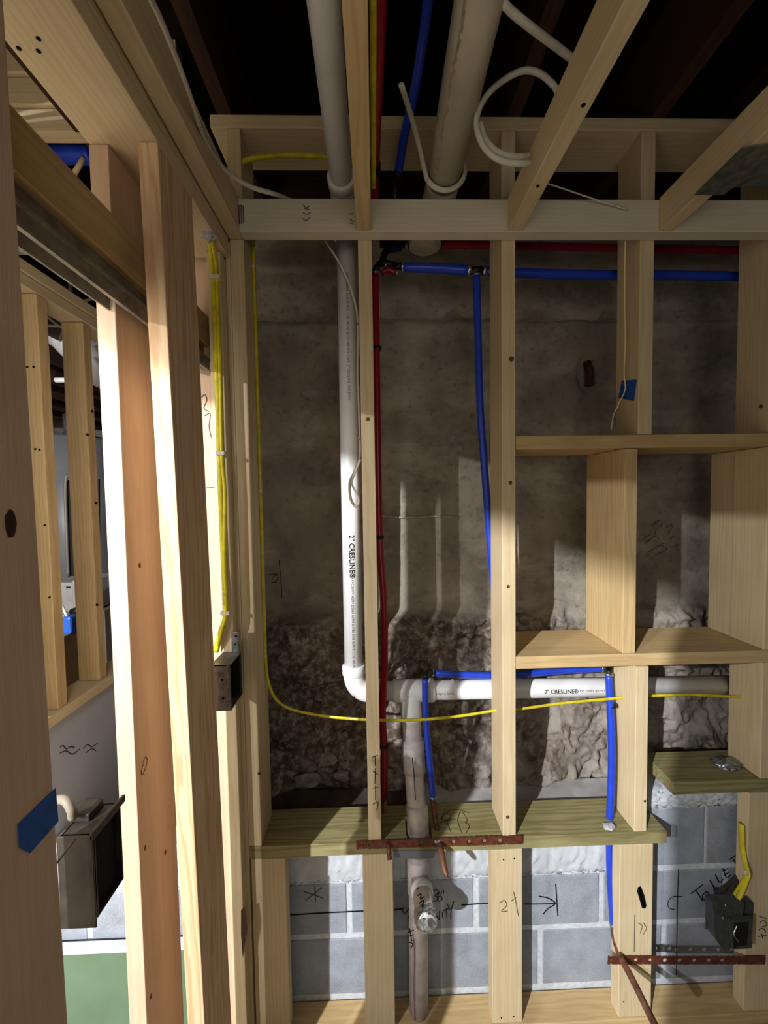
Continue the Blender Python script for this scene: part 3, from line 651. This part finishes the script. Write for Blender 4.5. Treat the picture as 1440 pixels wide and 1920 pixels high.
# copper stubs
c1 = thing('copper_stub', 'tarnished copper stub bending out of the left perforated strap', 'pipe', P(820, 1570, 44.5))
tube('riser', [P(812, 1496, 45.8), P(816, 1530, 45.4), P(822, 1568, 44.6), P(824, 1580, 43.3)], .36, M_COPPER, c1)
tube('outlet', [P(824, 1578, 43.3), P(828, 1600, 42), P(836, 1638, 40.2), P(838, 1646, 39.9)], [.36, .36, .3, .1], M_COPPER, c1, 12, 0)
lump('solder_joint', P(822, 1578, 43.2), .4, M_STEEL, c1, 2, (1.3, .7, .8), .2)
c2 = thing('copper_stub', 'copper stub leaving the lower blue pipe and sticking out over the floor', 'pipe', P(1160, 1790, 44))
tube('riser', [P(1150, 1735, 45), P(1153, 1760, 44.6), P(1163, 1792, 43.4), P(1166, 1800, 42.9)], .36, M_COPPER, c2)
tube('outlet', [P(1165, 1797, 43), P(1190, 1845, 40.5), P(1222, 1910, 37.5), P(1240, 1945, 36)], .36, M_COPPER, c2)

def strap(nm, label, xa, xb, yc, hgt, holes, tip=False):
    """perforated strap: a plate with real round holes, long axis from xa to xb pixels"""
    t_ = thing(nm, label, 'strap', P((xa+xb)/2, yc, 43.2))
    L = P(xa, yc, 43.25); R_ = P(xb, yc-(10 if tip else 0), 43.25); ax = (R_-L); n = ax.length; ax.normalize(); up = Vector((0, 1, 0)).cross(ax)*-1
    bm = bmesh.new(); h = hgt/2; th = Vector((0, .08, 0)); 
    cells = []; holes = sorted(holes); pos = 0; cuts = []
    for hx, hr in holes: cuts += [(hx-hr*1.6, hx+hr*1.6, hr)]
    def quad(u0, u1):
        a = [L+ax*u0+up*-h, L+ax*u1+up*-h, L+ax*u1+up*h, L+ax*u0+up*h]; box(a)
    def box(a):
        f = [bm.verts.new(q) for q in a]; k = [bm.verts.new(q+th) for q in a]; m_ = len(a)
        bm.faces.new(f); bm.faces.new(k[::-1])
        for i in range(m_): bm.faces.new((f[i], k[i], k[(i+1) % m_], f[(i+1) % m_]))
    for u0, u1, hr in cuts:
        if u0 > pos: quad(pos, u0)
        uc = (u0+u1)/2; N = 16; outer = []; inner = []
        for k in range(N):
            a = 2*math.pi*k/N; c_, s_ = math.cos(a), math.sin(a)
            m_ = max(abs(c_)/((u1-u0)/2), abs(s_)/h)
            outer.append(L+ax*(uc+c_/m_)+up*(s_/m_)); inner.append(L+ax*(uc+c_*hr)+up*(s_*hr))
        fo = [bm.verts.new(q) for q in outer]; fi = [bm.verts.new(q) for q in inner]
        ko = [bm.verts.new(q+th) for q in outer]; ki = [bm.verts.new(q+th) for q in inner]
        for k in range(N):
            j = (k+1) % N
            bm.faces.new((fo[k], fo[j], fi[j], fi[k])); bm.faces.new((ko[j], ko[k], ki[k], ki[j])); bm.faces.new((fi[k], fi[j], ki[j], ki[k])); bm.faces.new((fo[j], fo[k], ko[k], ko[j]))
        pos = u1
    quad(pos, n)
    bmesh.ops.recalc_face_normals(bm, faces=bm.faces)
    put('band', bm_mesh(bm), M_STRAP, t_); return t_, L, ax
s1, L, ax = strap('perforated_strap', 'brown perforated copper strap nailed across studs at the plank edge', 668, 980, 1585, 1.02,
    [(.45, .09), (.8, .07), (1.15, .07), (1.6, .2), (5.6, .1), (7.6, .27), (9.3, .24), (11.35, .26), (13.2, .26), (15.0, .26), (16.85, .28), (17.7, .08)], True)
s2, L2, ax2 = strap('perforated_strap', 'brown perforated strap fixed level under the grey electrical box', 1140, 1435, 1801, 1.02,
    [(.4, .09), (1.6, .26), (3.4, .27), (4.4, .08), (5.2, .27), (7.0, .27), (8.8, .27), (10.6, .27), (12.4, .27), (14.1, .25), (15.2, .06), (15.9, .06), (16.5, .06)])
prism('grey_strip', [P(738, 1596, 43.36), P(815, 1595, 43.36), P(813, 1609, 43.36), P(740, 1611, 43.36)], (0, .1, 0), plain('strip_grey', (112, 112, 118), .7), s1, label='flat grey piece under the strap')  # flat grey piece over the plank edge
tube('old_pipe_stub', [P(722, 1500, 48.6), P(720, 1545, 46.8), P(727, 1575, 43.2+1.2)], .3, M_COPPER, s1)
tube('hanging_stub', [P(728, 1583, 43.1), P(731, 1612, 42.3)], .28, M_COPPER, s1, 10, 0)

# ================================================================ cables
yc = thing('yellow_cable', 'yellow cable sagging through the studs across the dark lower bay', 'cable', (0, 47, -28))
Yp = [P(476, 462, 46.3), P(474, 500, 46.3), P(478, 600, 46.4), P(481, 760, 46.4), P(484, 920, 46.4), P(488, 1080, 46.4), P(494, 1230, 46.5), P(508, 1294, 46.8), P(535, 1325, 47.4), P(590, 1340, 47.2), P(650, 1347, 46.4), P(706, 1350, 45.6), P(780, 1350, 45.8), P(860, 1343, 46.2), P(932, 1332, 46.0), P(978, 1329, 45.6), P(1060, 1318, 45.8), P(1172, 1308, 45.8), P(1217, 1305, 45.7), P(1300, 1303, 46), P(1403, 1308, 46.2)]
for p in Yp[:7]: p.x = max(p.x, -13.62)
tube('jacket', Yp, .13, M_YEL, yc, 10, 8, rz=.18)
for k in (1, 4, 6): lump('staple', Yp[k]+Vector((0, -.1, 0)), .24, M_WCAB, yc, k, (.8, .6, 1), .1)
for k, n_ in ((11, 0), (14, 0)): pass
y2 = thing('yellow_cable_bundle', 'pair of bright yellow cables stapled down the pale end stud into the metal box', 'cable', (-16.6, 41.9, 0))
tube('cable', [PZ(391, 440, 26.0), P(396, 475, 41.6), P(399, 510, 41.8), P(403, 600, 41.8), P(408, 760, 41.8), P(412, 900, 41.8), P(418, 1040, 41.8), P(423, 1145, 41.7), P(413, 1185, 41.6), P(403, 1222, 41.9)], .25, M_YEL, y2, 10, 8, rz=.18)
tube('cable', [PZ(395, 440, 26.0), P(403, 480, 41.3), P(407, 515, 41.6), P(409, 600, 41.6), P(413, 700, 41.6), P(416, 850, 41.5), P(422, 930, 41.6), P(421, 1040, 41.4), P(424, 1145, 41.4), P(417, 1180, 41.3), P(407, 1222, 41.8)], .22, M_YEL, y2, 10, 8, rz=.18)
for a, b_ in ((405, 520), (414, 850), (423, 1149)):
    q = P(a, b_, 41.55); bm = bmesh.new(); add_box(bm, q.x-.5, q.x+.5, 41.2, 42.08, q.z-.2, q.z+.2, bev=.1); put('staple', bm_mesh(bm), M_WCAB, y2)
lump('foam_bead', PZ(391, 441, 25.95), .6, M_FOAM, y2, 9, (1.2, .7, .9), .4)
text_on_pipe('cable_print', '12/2 WITH GROUND', P(419, 1080, 41.3), (.02, 0, -1), .34, P(421, 1090, 41.55), .3, M_INK, y2, (.1, -1, 0))
y3 = thing('yellow_cable', 'dull yellow cable crossing behind the vent pipe under the top plate', 'cable', (-8, 45, 36))
tube('jacket', [P(440, 309, 44), P(480, 296, 44.4), P(540, 291, 45), P(600, 293, 45), P(680, 299, 44.8)], .26, M_YEL, y3)
y4 = thing('yellow_cable', 'yellow cable running overhead tight against the right side of the middle joist', 'cable', (.4, 25, 31))
tube('jacket', [(.42, 8, 31.2), (.42, 20, 31.0), (.42, 30, 30.8), (.42, 40, 31.0)], .24, M_YEL, y4)
wc = thing('white_cable', 'white cable looping down along the left ceiling joist to the pipe', 'cable', (-10, 35, 30))
W = [P(268, -30, 22), P(298, 30, 24), P(335, 120, 27), P(360, 190, 30), P(376, 240, 32.5), P(400, 290, 36), P(430, 325, 39), P(470, 350, 40.5), P(515, 364, 42), P(548, 377, 45), P(590, 420, 46.5), P(612, 455, 46.2), P(640, 500, 46), P(662, 555, 45.9), P(671, 605, 45.8), P(671, 700, 45.8), P(674, 800, 45.8), P(674, 860, 45.7), P(662, 890, 45.3), P(656, 915, 45), P(660, 940, 45), P(672, 955, 45)]
tube('jacket', W[:10], .17, M_WCAB, wc, 10, 8, rz=.24); tube('tail', W[9:], .13, M_WCAB, wc, 8, 8)
tube('coil', [P(674, 860, 45.7), P(664, 885, 45), P(655, 905, 44.9), P(657, 935, 44.8), P(666, 950, 44.8), P(673, 940, 44.8), P(668, 925, 44.9), P(660, 905, 44.9), P(668, 880, 45), P(676, 862, 45.3)], .12, M_WCAB, wc)
for a, b_ in ((376, 240), (671, 608), (674, 822)): 
    q = P(a, b_, 32.3 if b_ < 300 else 45.7); lump('staple', q, .22, M_STEEL, wc, 1, (1, .7, .8), .2)
w2 = thing('white_cable', 'white cable ring hanging overhead beside the soil pipe', 'cable', (13, 36, 34))
tube('jacket', [P(1050, 185, 34.6), P(1038, 160, 34.6), P(1010, 137, 34.7), P(980, 133, 34.8), P(945, 150, 35), P(912, 180, 35), P(894, 220, 35), P(898, 255, 35), P(915, 285, 35), P(945, 303, 35), P(985, 306, 35.5), P(1015, 300, 37)], .25, M_WCAB, w2)
tube('inner_loop', [P(900, 230, 35.4), P(912, 262, 35.6), P(935, 285, 35.8), P(968, 293, 36), P(1000, 290, 36.5)], .22, M_WCAB, w2)
w3 = thing('white_cable', 'thick white cable slanting overhead from the soil pipe to the joist', 'cable', (12, 28, 34))
tube('jacket', [P(925, -25, 27), P(952, 15, 28), P(1000, 55, 29.5), P(1040, 85, 31), P(1075, 112, 32.5)], .27, M_WCAB, w3)
w4 = thing('string', 'thin pale string slanting across the ledger toward the right', 'string', (20, 43, 32))
tube('cord', [P(1020, 342, 39), P(1060, 355, 40), P(1110, 372, 41.3), P(1178, 394, 41.9)], .07, M_WCAB, w4, 6)
w5 = thing('thin_wire', 'thin cream wire hanging down the third stud held by blue tape', 'wire', (29, 43, 18))
Wt = [P(1172, 452, 43.3), P(1171, 560, 45), P(1172, 640, 45), P(1170, 700, 45.2), P(1172, 730, 45.6), P(1160, 757, 45.8), P(1150, 780, 45.9), P(1146, 806, 46)]
tube('conductor', Wt, .07, plain('cream_wire', (222, 200, 150), .5), w5, 6)
tg = prism('tape_strip', [PXp(1166, 714, 30.16), PXp(1194, 712, 30.16), PXp(1189, 752, 30.16), PXp(1160, 746, 30.16)], (-.03, 0, 0), M_TAPE, None)
tag(tg, 'small blue painter tape piece on the side of the third stud', 'tape')

# ================================================================ electrical boxes
def open_box(name, label, x0, x1, y0, y1, z0, z1, open_ax, mat, t=.09):
    """steel box, open on one side ('-y' or '+x'), with real walls"""
    o = thing(name, label, 'electrical box', ((x0+x1)/2, (y0+y1)/2, z0)); bm = bmesh.new()
    if open_ax != '-x': add_box(bm, x0, x0+t, y0, y1, z0, z1)
    if open_ax != '+x': add_box(bm, x1-t, x1, y0, y1, z0, z1)
    if open_ax != '-y': add_box(bm, x0, x1, y0, y0+t, z0, z1)
    add_box(bm, x0, x1, y1-t, y1, z0, z1); add_box(bm, x0, x1, y0, y1, z0, z0+t); add_box(bm, x0, x1, y0, y1, z1-t, z1)
    put('body', bm_mesh(bm), mat, o); return o
bx = open_box('metal_box', 'galvanized metal electrical box fixed beside the pale end stud', -16.9, -14.9, 38.6, 42.0, -21.6, -16.9, '+x', M_GALV)
bm = bmesh.new(); add_box(bm, -15.9, -15.0, 41.85, 41.95, -16.9, -14.6, bev=.02); put('bracket', bm_mesh(bm), M_GALV, bx)
ring('bracket_hole', (-15.4, 41.83, -15.1), (0, 1, 0), .14, .06, M_INK, bx); ring('bracket_hole', (-15.5, 41.83, -16.0), (0, 1, 0), .09, .06, M_INK, bx)
bm = bmesh.new(); add_box(bm, -16.7, -15.0, 41.5, 41.85, -21.5, -17.0); put('wire_cavity', bm_mesh(bm), M_DARK, bx)
bm = bmesh.new(); add_box(bm, -15.25, -14.95, 38.55, 38.68, -21.6, -16.9); put('box_flange', bm_mesh(bm), M_GALV, bx)
for z in (-18.4, -20.3): ring('knockout', (-15.7, 38.56, z), (0, 1, 0), .12, .05, M_INK, bx)
bb = thing('metal_box', 'grey metal electrical box fixed near the lower right stud', 'electrical box', (42.5, 43, -55))
b0, b1_ = P(1335, 1695, 43.2), P(1384, 1775, 43.2)
prism('body', [P(1336, 1694, 42.6), P(1396, 1694, 42.6), P(1384, 1772, 42.6), P(1354, 1777, 42.6), P(1342, 1762, 42.6)], (0, 1.1, 0), M_GREYBOX, bb)
prism('side_bracket', [P(1324, 1686, 44.6), P(1344, 1688, 44.6), P(1344, 1745, 44.6), P(1324, 1742, 44.6)], (0, .1, 0), M_GREYBOX, bb)
prism('cover_frame', [P(1368, 1724, 42.2), P(1412, 1722, 42.2), P(1410, 1778, 42.2), P(1374, 1780, 42.2)], (0, .3, 0), M_GREYBOX, bb)
prism('opening', [P(1376, 1731, 42.15), P(1404, 1730, 42.15), P(1401, 1772, 42.15), P(1376, 1777, 42.15)], (0, .06, 0), M_DARK, bb, label='black open front')
prism('back_plate', [P(1385, 1690, 43.3), P(1400, 1680, 43.3), P(1413, 1694, 43.3), P(1411, 1740, 43.3), P(1385, 1740, 43.3)], (0, .1, 0), M_GREYBOX, bb)
tube('ground_wire', [P(1382, 1735, 42.1), P(1376, 1752, 41.9), P(1384, 1764, 42.0)], .09, M_STEEL, bb, 8)
lump('screw', P(1356, 1722, 42.5), .17, M_STEEL, bb, 1, (1, .6, 1), .1); lump('screw', P(1361, 1698, 42.5), .13, M_STEEL, bb, 2, (1, .6, 1), .1)
yb = thing('yellow_cable', 'yellow cable coming down the lower right stud into the grey box', 'cable', (44, 43, -50))
tube('jacket', [P(1390, 1545, 44.0), P(1392, 1590, 43.9), P(1399, 1625, 43.3), P(1401, 1642, 43.1), P(1386, 1670, 43.6), P(1368, 1696, 43.3)], .36, M_YEL, yb, 12, 8, rz=.2)
tube('second_jacket', [P(1402, 1640, 43.2), P(1392, 1668, 43.3), P(1376, 1697, 43.2)], .3, M_YEL, yb, 12, 8, rz=.2)
lump('staple', P(1400, 1637, 43.0), .34, M_WCAB, yb, 3, (1, .6, .8), .2)
kb = thing('black_cable', 'dark cables dropping into the grey box beside the yellow one', 'cable', (43, 44, -49))
for i, pts in enumerate(([(1386, 1500, 46), (1386, 1600, 45.8), (1383, 1640, 45), (1350, 1672, 44.2), (1338, 1692, 43.6)], [(1392, 1560, 46), (1393, 1630, 45.2), (1372, 1665, 44.2), (1352, 1694, 43.4)], [(1398, 1660, 44.4), (1392, 1690, 44), (1388, 1720, 44)], [(1389, 1780, 44.6), (1390, 1830, 44.7), (1390, 1885, 44.6)])):
    tube('strand', [P(*q) for q in pts], .24 if i < 3 else .42, plain('dark_jacket', (60, 50, 46), .6, 0, .3), kb)
# plank shelf at right
rs = thing('plank_ledge', 'short greenish treated plank resting on top of the taller block wall', 'plank', (42, 46, -36))
board('plank', 35.0, 50, 43.5, 48.9, -36.2, -34.7, rs, 'treated')
fo = lump('foil_lump', P(1362, 1432, 45.9), 1.1, M_FOIL, None, 12, (1.35, 1, .45), .35, 3); tag(fo, 'crumpled silver foil lump lying on the treated plank ledge', 'foil')
fo.location.z = -34.35*I

# ================================================================ duct at upper right
du = thing('sheet_metal_duct', 'galvanized sheet metal duct edge resting above the ledger at upper right', 'duct', (40, 35, 32))
prism('flange', [PZ(1302, 366, 27.85), PZ(1391, 278, 27.85), PZ(1452, 270, 27.85), PZ(1470, 286, 27.85), PZ(1356, 366, 27.85)], (0, 0, .1), M_GALV, du)
prism('side_web', [PZ(1356, 366, 27.95), PZ(1470, 286, 27.95), PZ(1470, 286, 27.95)+Vector((0, 0, 4)), PZ(1356, 366, 27.95)+Vector((0, 0, 4))], (-.08, 0, 0), M_GALV, du)
bm = bmesh.new(); add_box(bm, 37.8, 47.1, 18, 41.4, 32.0, 33.4, bev=.3); put('duct_body', bm_mesh(bm), M_DUCT, du, label='dull insulated duct body')
tube('screw', [P(1436, 292, 36.5), P(1436, 292, 36.5)+Vector((0, 0, -.3))], .3, M_STEEL, du, 8, 0)

# ================================================================ lower left: box on near stud, green board
nb = thing('metal_box', 'large shaded metal box with an open black side behind the near stud', 'electrical box', (-18, 22, -23))
def nbp(a, b_, X=-16.5): return PXp(a, b_, X)
bm = bmesh.new()
x0, x1, y0, y1, z0, z1 = -18.4, -16.5, 21.8, 24.1, -24.3, -19.3
add_box(bm, x0, x0+.08, y0, y1, z0, z1); add_box(bm, x0, x1, y0, y0+.08, z0, z1); add_box(bm, x0, x1, y1-.08, y1, z0, z1); add_box(bm, x0, x1, y0, y1, z1-.08, z1); add_box(bm, x0, x1, y0, y1, z0, z0+.08)
put('body', bm_mesh(bm), plain('dark_steel', (74, 67, 60), .45, .5, .4, 20), nb)
bm = bmesh.new(); add_box(bm, x0+.2, x1-.35, y0+.1, y1-.1, z0+.1, z1-.1); put('wire_cavity', bm_mesh(bm), M_DARK, nb)
bm = bmesh.new()
add_box(bm, x1-.05, x1+.15, y0-.3, y1+.3, z1-.1, z1+.35, bev=.05); add_box(bm, x0, x1+.1, y0-.3, y0-.2, z0-.3, z1+.2, bev=.03)
put('mounting_flange', bm_mesh(bm), plain('dark_steel', (92, 84, 76)), nb)
bm = bmesh.new(); add_box(bm, x0-.2, x1-.9, y0+.9, y1-.1, z1, z1+.5, bev=.08); put('cover_plate', bm_mesh(bm), plain('dark_steel', (92, 84, 76)), nb)
tube('cable_tail', [P(100, 1500, 23), P(122, 1500, 22.5), P(134, 1518, 22.3), P(137, 1532, 22.4)], .25, plain('grey_jacket', (128, 120, 104), .6), nb)
tube('black_wire', [P(72, 1659, 17.2), P(105, 1620, 18.6), P(140, 1575, 20.6)], .06, M_BLK, nb, 6)
gb = thing('green_board', 'green moisture resistant board with a white top edge against the block wall', 'board', (-32, 45.5, ZF))
board('panel', -44, -22, 45.2, 45.8, ZF+.02, -54.9, gb, mat=M_GREEN, bev=.03); board('top_edge', -44, -22, 45.1, 45.9, -54.9, -54.1, gb, mat=M_WHITEP, bev=.05)

# ================================================================ second partition and utility room behind it
p2 = thing('far_opening_frame', 'pale stud frame around the opening to the utility room at far left', 'wall framing', (-42.4, 52, ZF))
board('stud', -44.2, -40.7, 48.9, 50.4, -26.6, 25.2, p2, 'pine_warm')
board('stud', -43.9, -40.9, 56.6, 58.1, -26.6, 25.2, p2, 'pine_warm')
board('stud', -44.2, -40.7, 64.6, 66.1, -26.6, 25.2, p2, 'pine_warm')
board('head_plate', -44.2, -40.7, 38, 68, 25.3, 26.7, p2); board('head_plate', -44.0, -40.5, 38, 68, 26.8, 28.2, p2)
board('opening_sill', -44.4, -40.5, 40, 68, -28.1, -26.65, p2, 'pine')
for a, b_ in ((51, 688), (63, 688), (66, 842), (74, 843), (84, 985), (93, 1120)): q = P(a, b_, 48.88); nail(q.x, q.y, q.z, p2, .15)
for a, b_ in ((173, 771), (180, 943), (182, 1134), (164, 815)): q = P(a, b_, 56.58); nail(q.x, q.y, q.z, p2, .2)
gp = board('grey_panel', -42.0, -41.4, 44.9, 68, ZF+.02, -28.15, None, mat=M_GREY, bev=.02); tag(gp, 'smooth light grey panel below the far opening sill', 'panel')
strokes('pencil_lettering', [[(112, 1402), (118, 1398), (124, 1404), (132, 1400), (140, 1402)], [(112, 1412), (124, 1408), (136, 1414), (150, 1404)], [(156, 1404), (164, 1396), (172, 1400), (184, 1393)], [(160, 1412), (172, 1404), (180, 1408)]], lambda a, b_: PXp(a, b_, -41.38), .16, M_PENCIL, gp, n=(1, 0, 0))
sf = thing('soffit', 'white board and pale wooden beams high in the left hand room', 'soffit', (-40, 46, 30))
board('white_panel', -75, -22, 47.0, 47.6, 29.0, 34.0, sf, mat=M_DRY, bev=.02, label='white panel')
for z0_, z1_, yy in ((41.2, 43.6, 45.6), (43.8, 46.6, 45.3), (46.8, 50.4, 44.9)): board('beam_board', -75, -21, yy, yy+1.5, z0_, z1_, sf, 'pine')
board('lamp_blocker', -48, -44.4, -95, 37.8, 23, 41, sf, 'pine')  # unseen beam added to cut off lamp light passing above the door header
bp = thing('cold_water_pipe', 'short blue pipe in the dark gap above the door header at upper left', 'pipe', (-38, 46, 39))
tube('pipe', [P(95, 292, 49.5), P(135, 290, 49.5), P(172, 292, 49.5)], 1.0, M_BLUE, bp); 
ws = thing('wood_stick', 'small wooden stick leaning in the dark gap beside the blue pipe', 'stick', (-36, 47, 37)); tube('shaft', [P(139, 326, 48.9), P(157, 296, 48.9)], .3, wood('pine', 2), ws, 6, 0)

dt = thing('round_duct', 'round silver duct slanting under the dark ceiling of the utility room', 'duct', (-80, 130, 40))
tube('duct', [P(118, 618, 118), P(140, 640, 112), P(200, 690, 96)], 5.2, plain('silver_duct', (190, 188, 184), .5, .2, .2, 8), dt, 24, 3)
tube('collar', [P(116, 616, 119), P(120, 620, 117.6)], 5.7, plain('silver_duct', (190, 188, 184)), dt, 24, 0)
wl2 = thing('wire_tangle', 'loose white wires drooping inside the far opening', 'wire', (-60, 75, 26))
for pts in ([(128, 452, 62), (130, 503, 62), (132, 560, 62), (128, 610, 62)], [(75, 580, 66), (110, 610, 66), (135, 616, 66), (150, 598, 66)], [(85, 610, 68), (110, 611, 68), (130, 608, 68), (146, 598, 68)], [(112, 640, 70), (120, 622, 70), (140, 618, 70)], [(140, 575, 70), (155, 565, 70), (175, 560, 70)]):
    tube('strand', [P(*q) for q in pts], .22, M_WCAB, wl2, 8)
lp = thing('ceiling_pipe', 'slim white pipe crossing the dark utility room below the joists', 'pipe', (-120, 150, 40)); tube('pipe', [P(60, 713, 140), P(220, 713, 140)], .9, M_PVC, lp, 12, 0)
for i, (a, b_, dz) in enumerate(((690, 160, 0), (655, 150, 0))): pass
wh = thing('water_heater', 'tall grey water heater standing in the dark utility room', 'water heater', P(130, 1200, 190))
cA = P(128, 700, 190)
tube('tank', [(cA.x, 190, ZF+2), (cA.x, 190, ZF+2.3), (cA.x, 190, 28), (cA.x, 190, 30), (cA.x, 190, 30.4)], [17.5, 18, 18, 15, 3], plain('grey_enamel', (112, 112, 114), .4, 0, .15, 3), wh, 36, 0)
tube('flue', [(cA.x, 190, 30), (cA.x, 190, 41)], 3, M_GALV, wh, 20, 0); tube('control_opening', [P(150, 799, 171.8), P(150, 799, 172.6)], 2.6, M_DARK, wh, 16, 0)
ht = thing('hand_truck', 'dark hand truck with a rounded tube frame leaning in the utility room', 'hand truck', P(145, 1090, 150))
tube('frame', [P(128, 1082, 150), P(125, 1000, 150), P(123, 905, 150), P(133, 891, 150), P(160, 889, 150), P(175, 892, 150)], .55, plain('worn_tube', (120, 114, 106), .5, .4), ht, 10)
prism('back_panel', [P(127, 1080, 151), P(126, 900, 151), P(185, 898, 151), P(185, 1080, 151)], (0, .8, 0), plain('black_panel', (22, 21, 22), .7), ht)
cr = thing('storage_crate', 'white crate with a dark handle slot beside the hand truck', 'crate', P(140, 1150, 140))
a0, a1 = P(114, 1148, 140), P(142, 1092, 140)
bm = bmesh.new(); add_box(bm, a0.x, a1.x, 140, 152, a0.z, a1.z, bev=.4); add_box(bm, a1.x, a1.x+6.5, 138, 152, a0.z+.5, a1.z+1, bev=.4); put('shell', bm_mesh(bm), plain('dirty_white', (170, 166, 164), .6, 0, .2, 4), cr)
prism('handle_slot', [P(144, 1103, 137.9), P(157, 1094, 137.9), P(157, 1099, 137.9), P(144, 1108, 137.9)], (0, .1, 0), M_DARK, cr); prism('handle_slot', [P(124, 1100, 139.9), P(132, 1100, 139.9), P(132, 1103, 139.9), P(124, 1103, 139.9)], (0, .1, 0), M_DARK, cr)
board('lower_box', a0.x-3, a1.x+9, 141, 155, ZF+.02, a0.z-.05, cr, mat=plain('grey_cardboard', (110, 100, 88), .8))
br = thing('broom', 'dark handled broom leaning across the white crate', 'broom', P(146, 1150, 132)); tube('handle', [P(176, 1010, 133), P(147, 1135, 131)], .6, plain('dark_handle', (60, 56, 52), .5), br, 8, 0); tube('brush_head', [P(135, 1148, 131), P(152, 1142, 131)], 1.2, M_BLK, br, 8, 0)
bj = thing('blue_jug', 'small blue jug with a white handle seen low through the far opening', 'jug', P(124, 1190, 100))
ja, jb = P(113, 1191, 100), P(131, 1157, 100); bm = bmesh.new(); add_box(bm, ja.x, jb.x, 100, 103, ja.z, jb.z, bev=.6); put('body', bm_mesh(bm), plain('jug_blue', (40, 96, 190), .4), bj)
tube('handle', [P(116, 1140, 101), P(118, 1155, 101), P(126, 1160, 101), P(122, 1148, 101), P(116, 1136, 101)], .3, M_PVC, bj, 8)
wp = thing('cardboard_box', 'narrow tan box standing under the blue jug', 'box', P(126, 1240, 102)); ka, kb_ = P(113, 1262, 102), P(137, 1193, 102)
board('carton', ka.x, kb_.x, 99, 104, ZF+.02, ja.z-.02, wp, mat=plain('tan_card', (168, 134, 92), .8, 0, .1))

# ================================================================ knots and a gouge in the framing
M_KNOT = plain('knot_wood', (112, 74, 44), .8, 0, .5, 300)
def knot(px, py, pl, r, parent, stretch=1.0):
    c = pl(px, py); n_ = Vector((1, 0, 0)) if pl is KX else Vector((0, -1, 0)); u = Vector((0, 0, 1)); v = n_.cross(u)
    bm = bmesh.new(); rim = [bm.verts.new(c+n_*.015+u*r*stretch*math.cos(a)+v*r*math.sin(a)) for a in [2*math.pi*k/14 for k in range(14)]]
    bm.faces.new(rim); bmesh.ops.recalc_face_normals(bm, faces=bm.faces); put('knot', bm_mesh(bm), M_KNOT, parent)
KF = lambda a, b_: P(a, b_, 43.49)
KX = lambda a, b_: PXp(a, b_, -19.09)
for a, b_, r_ in ((959, 673, .3), (957, 905, .22), (953, 1100, .2), (952, 1532, .22), (1209, 1502, .16), (1426, 762, .25), (690, 786, .22), (486, 1450, .2)): knot(a, b_, KF, r_, sw)
for a, b_ in ((272, 1590), (310, 1598), (283, 1868), (262, 1060)): knot(a, b_, KX, .14, pf, 1.6)
prism('gouge', [P(452, 1706, 42.07), P(459, 1700, 42.07), P(464, 1742, 42.07), P(455, 1796, 42.07), P(452, 1752, 42.07)], (0, -.02, 0), plain('torn_wood', (84, 50, 32), .9, 0, .5, 200), pf, label='dark torn gouge')
ring('cable_hole', P(1404, 1308, 46.0)+Vector((.0, 0, 0)), (1, 0, 0), .45, .1, M_DARK, sw)
for px_, py_ in ((934, 1332), (1174, 1308)):
    pass
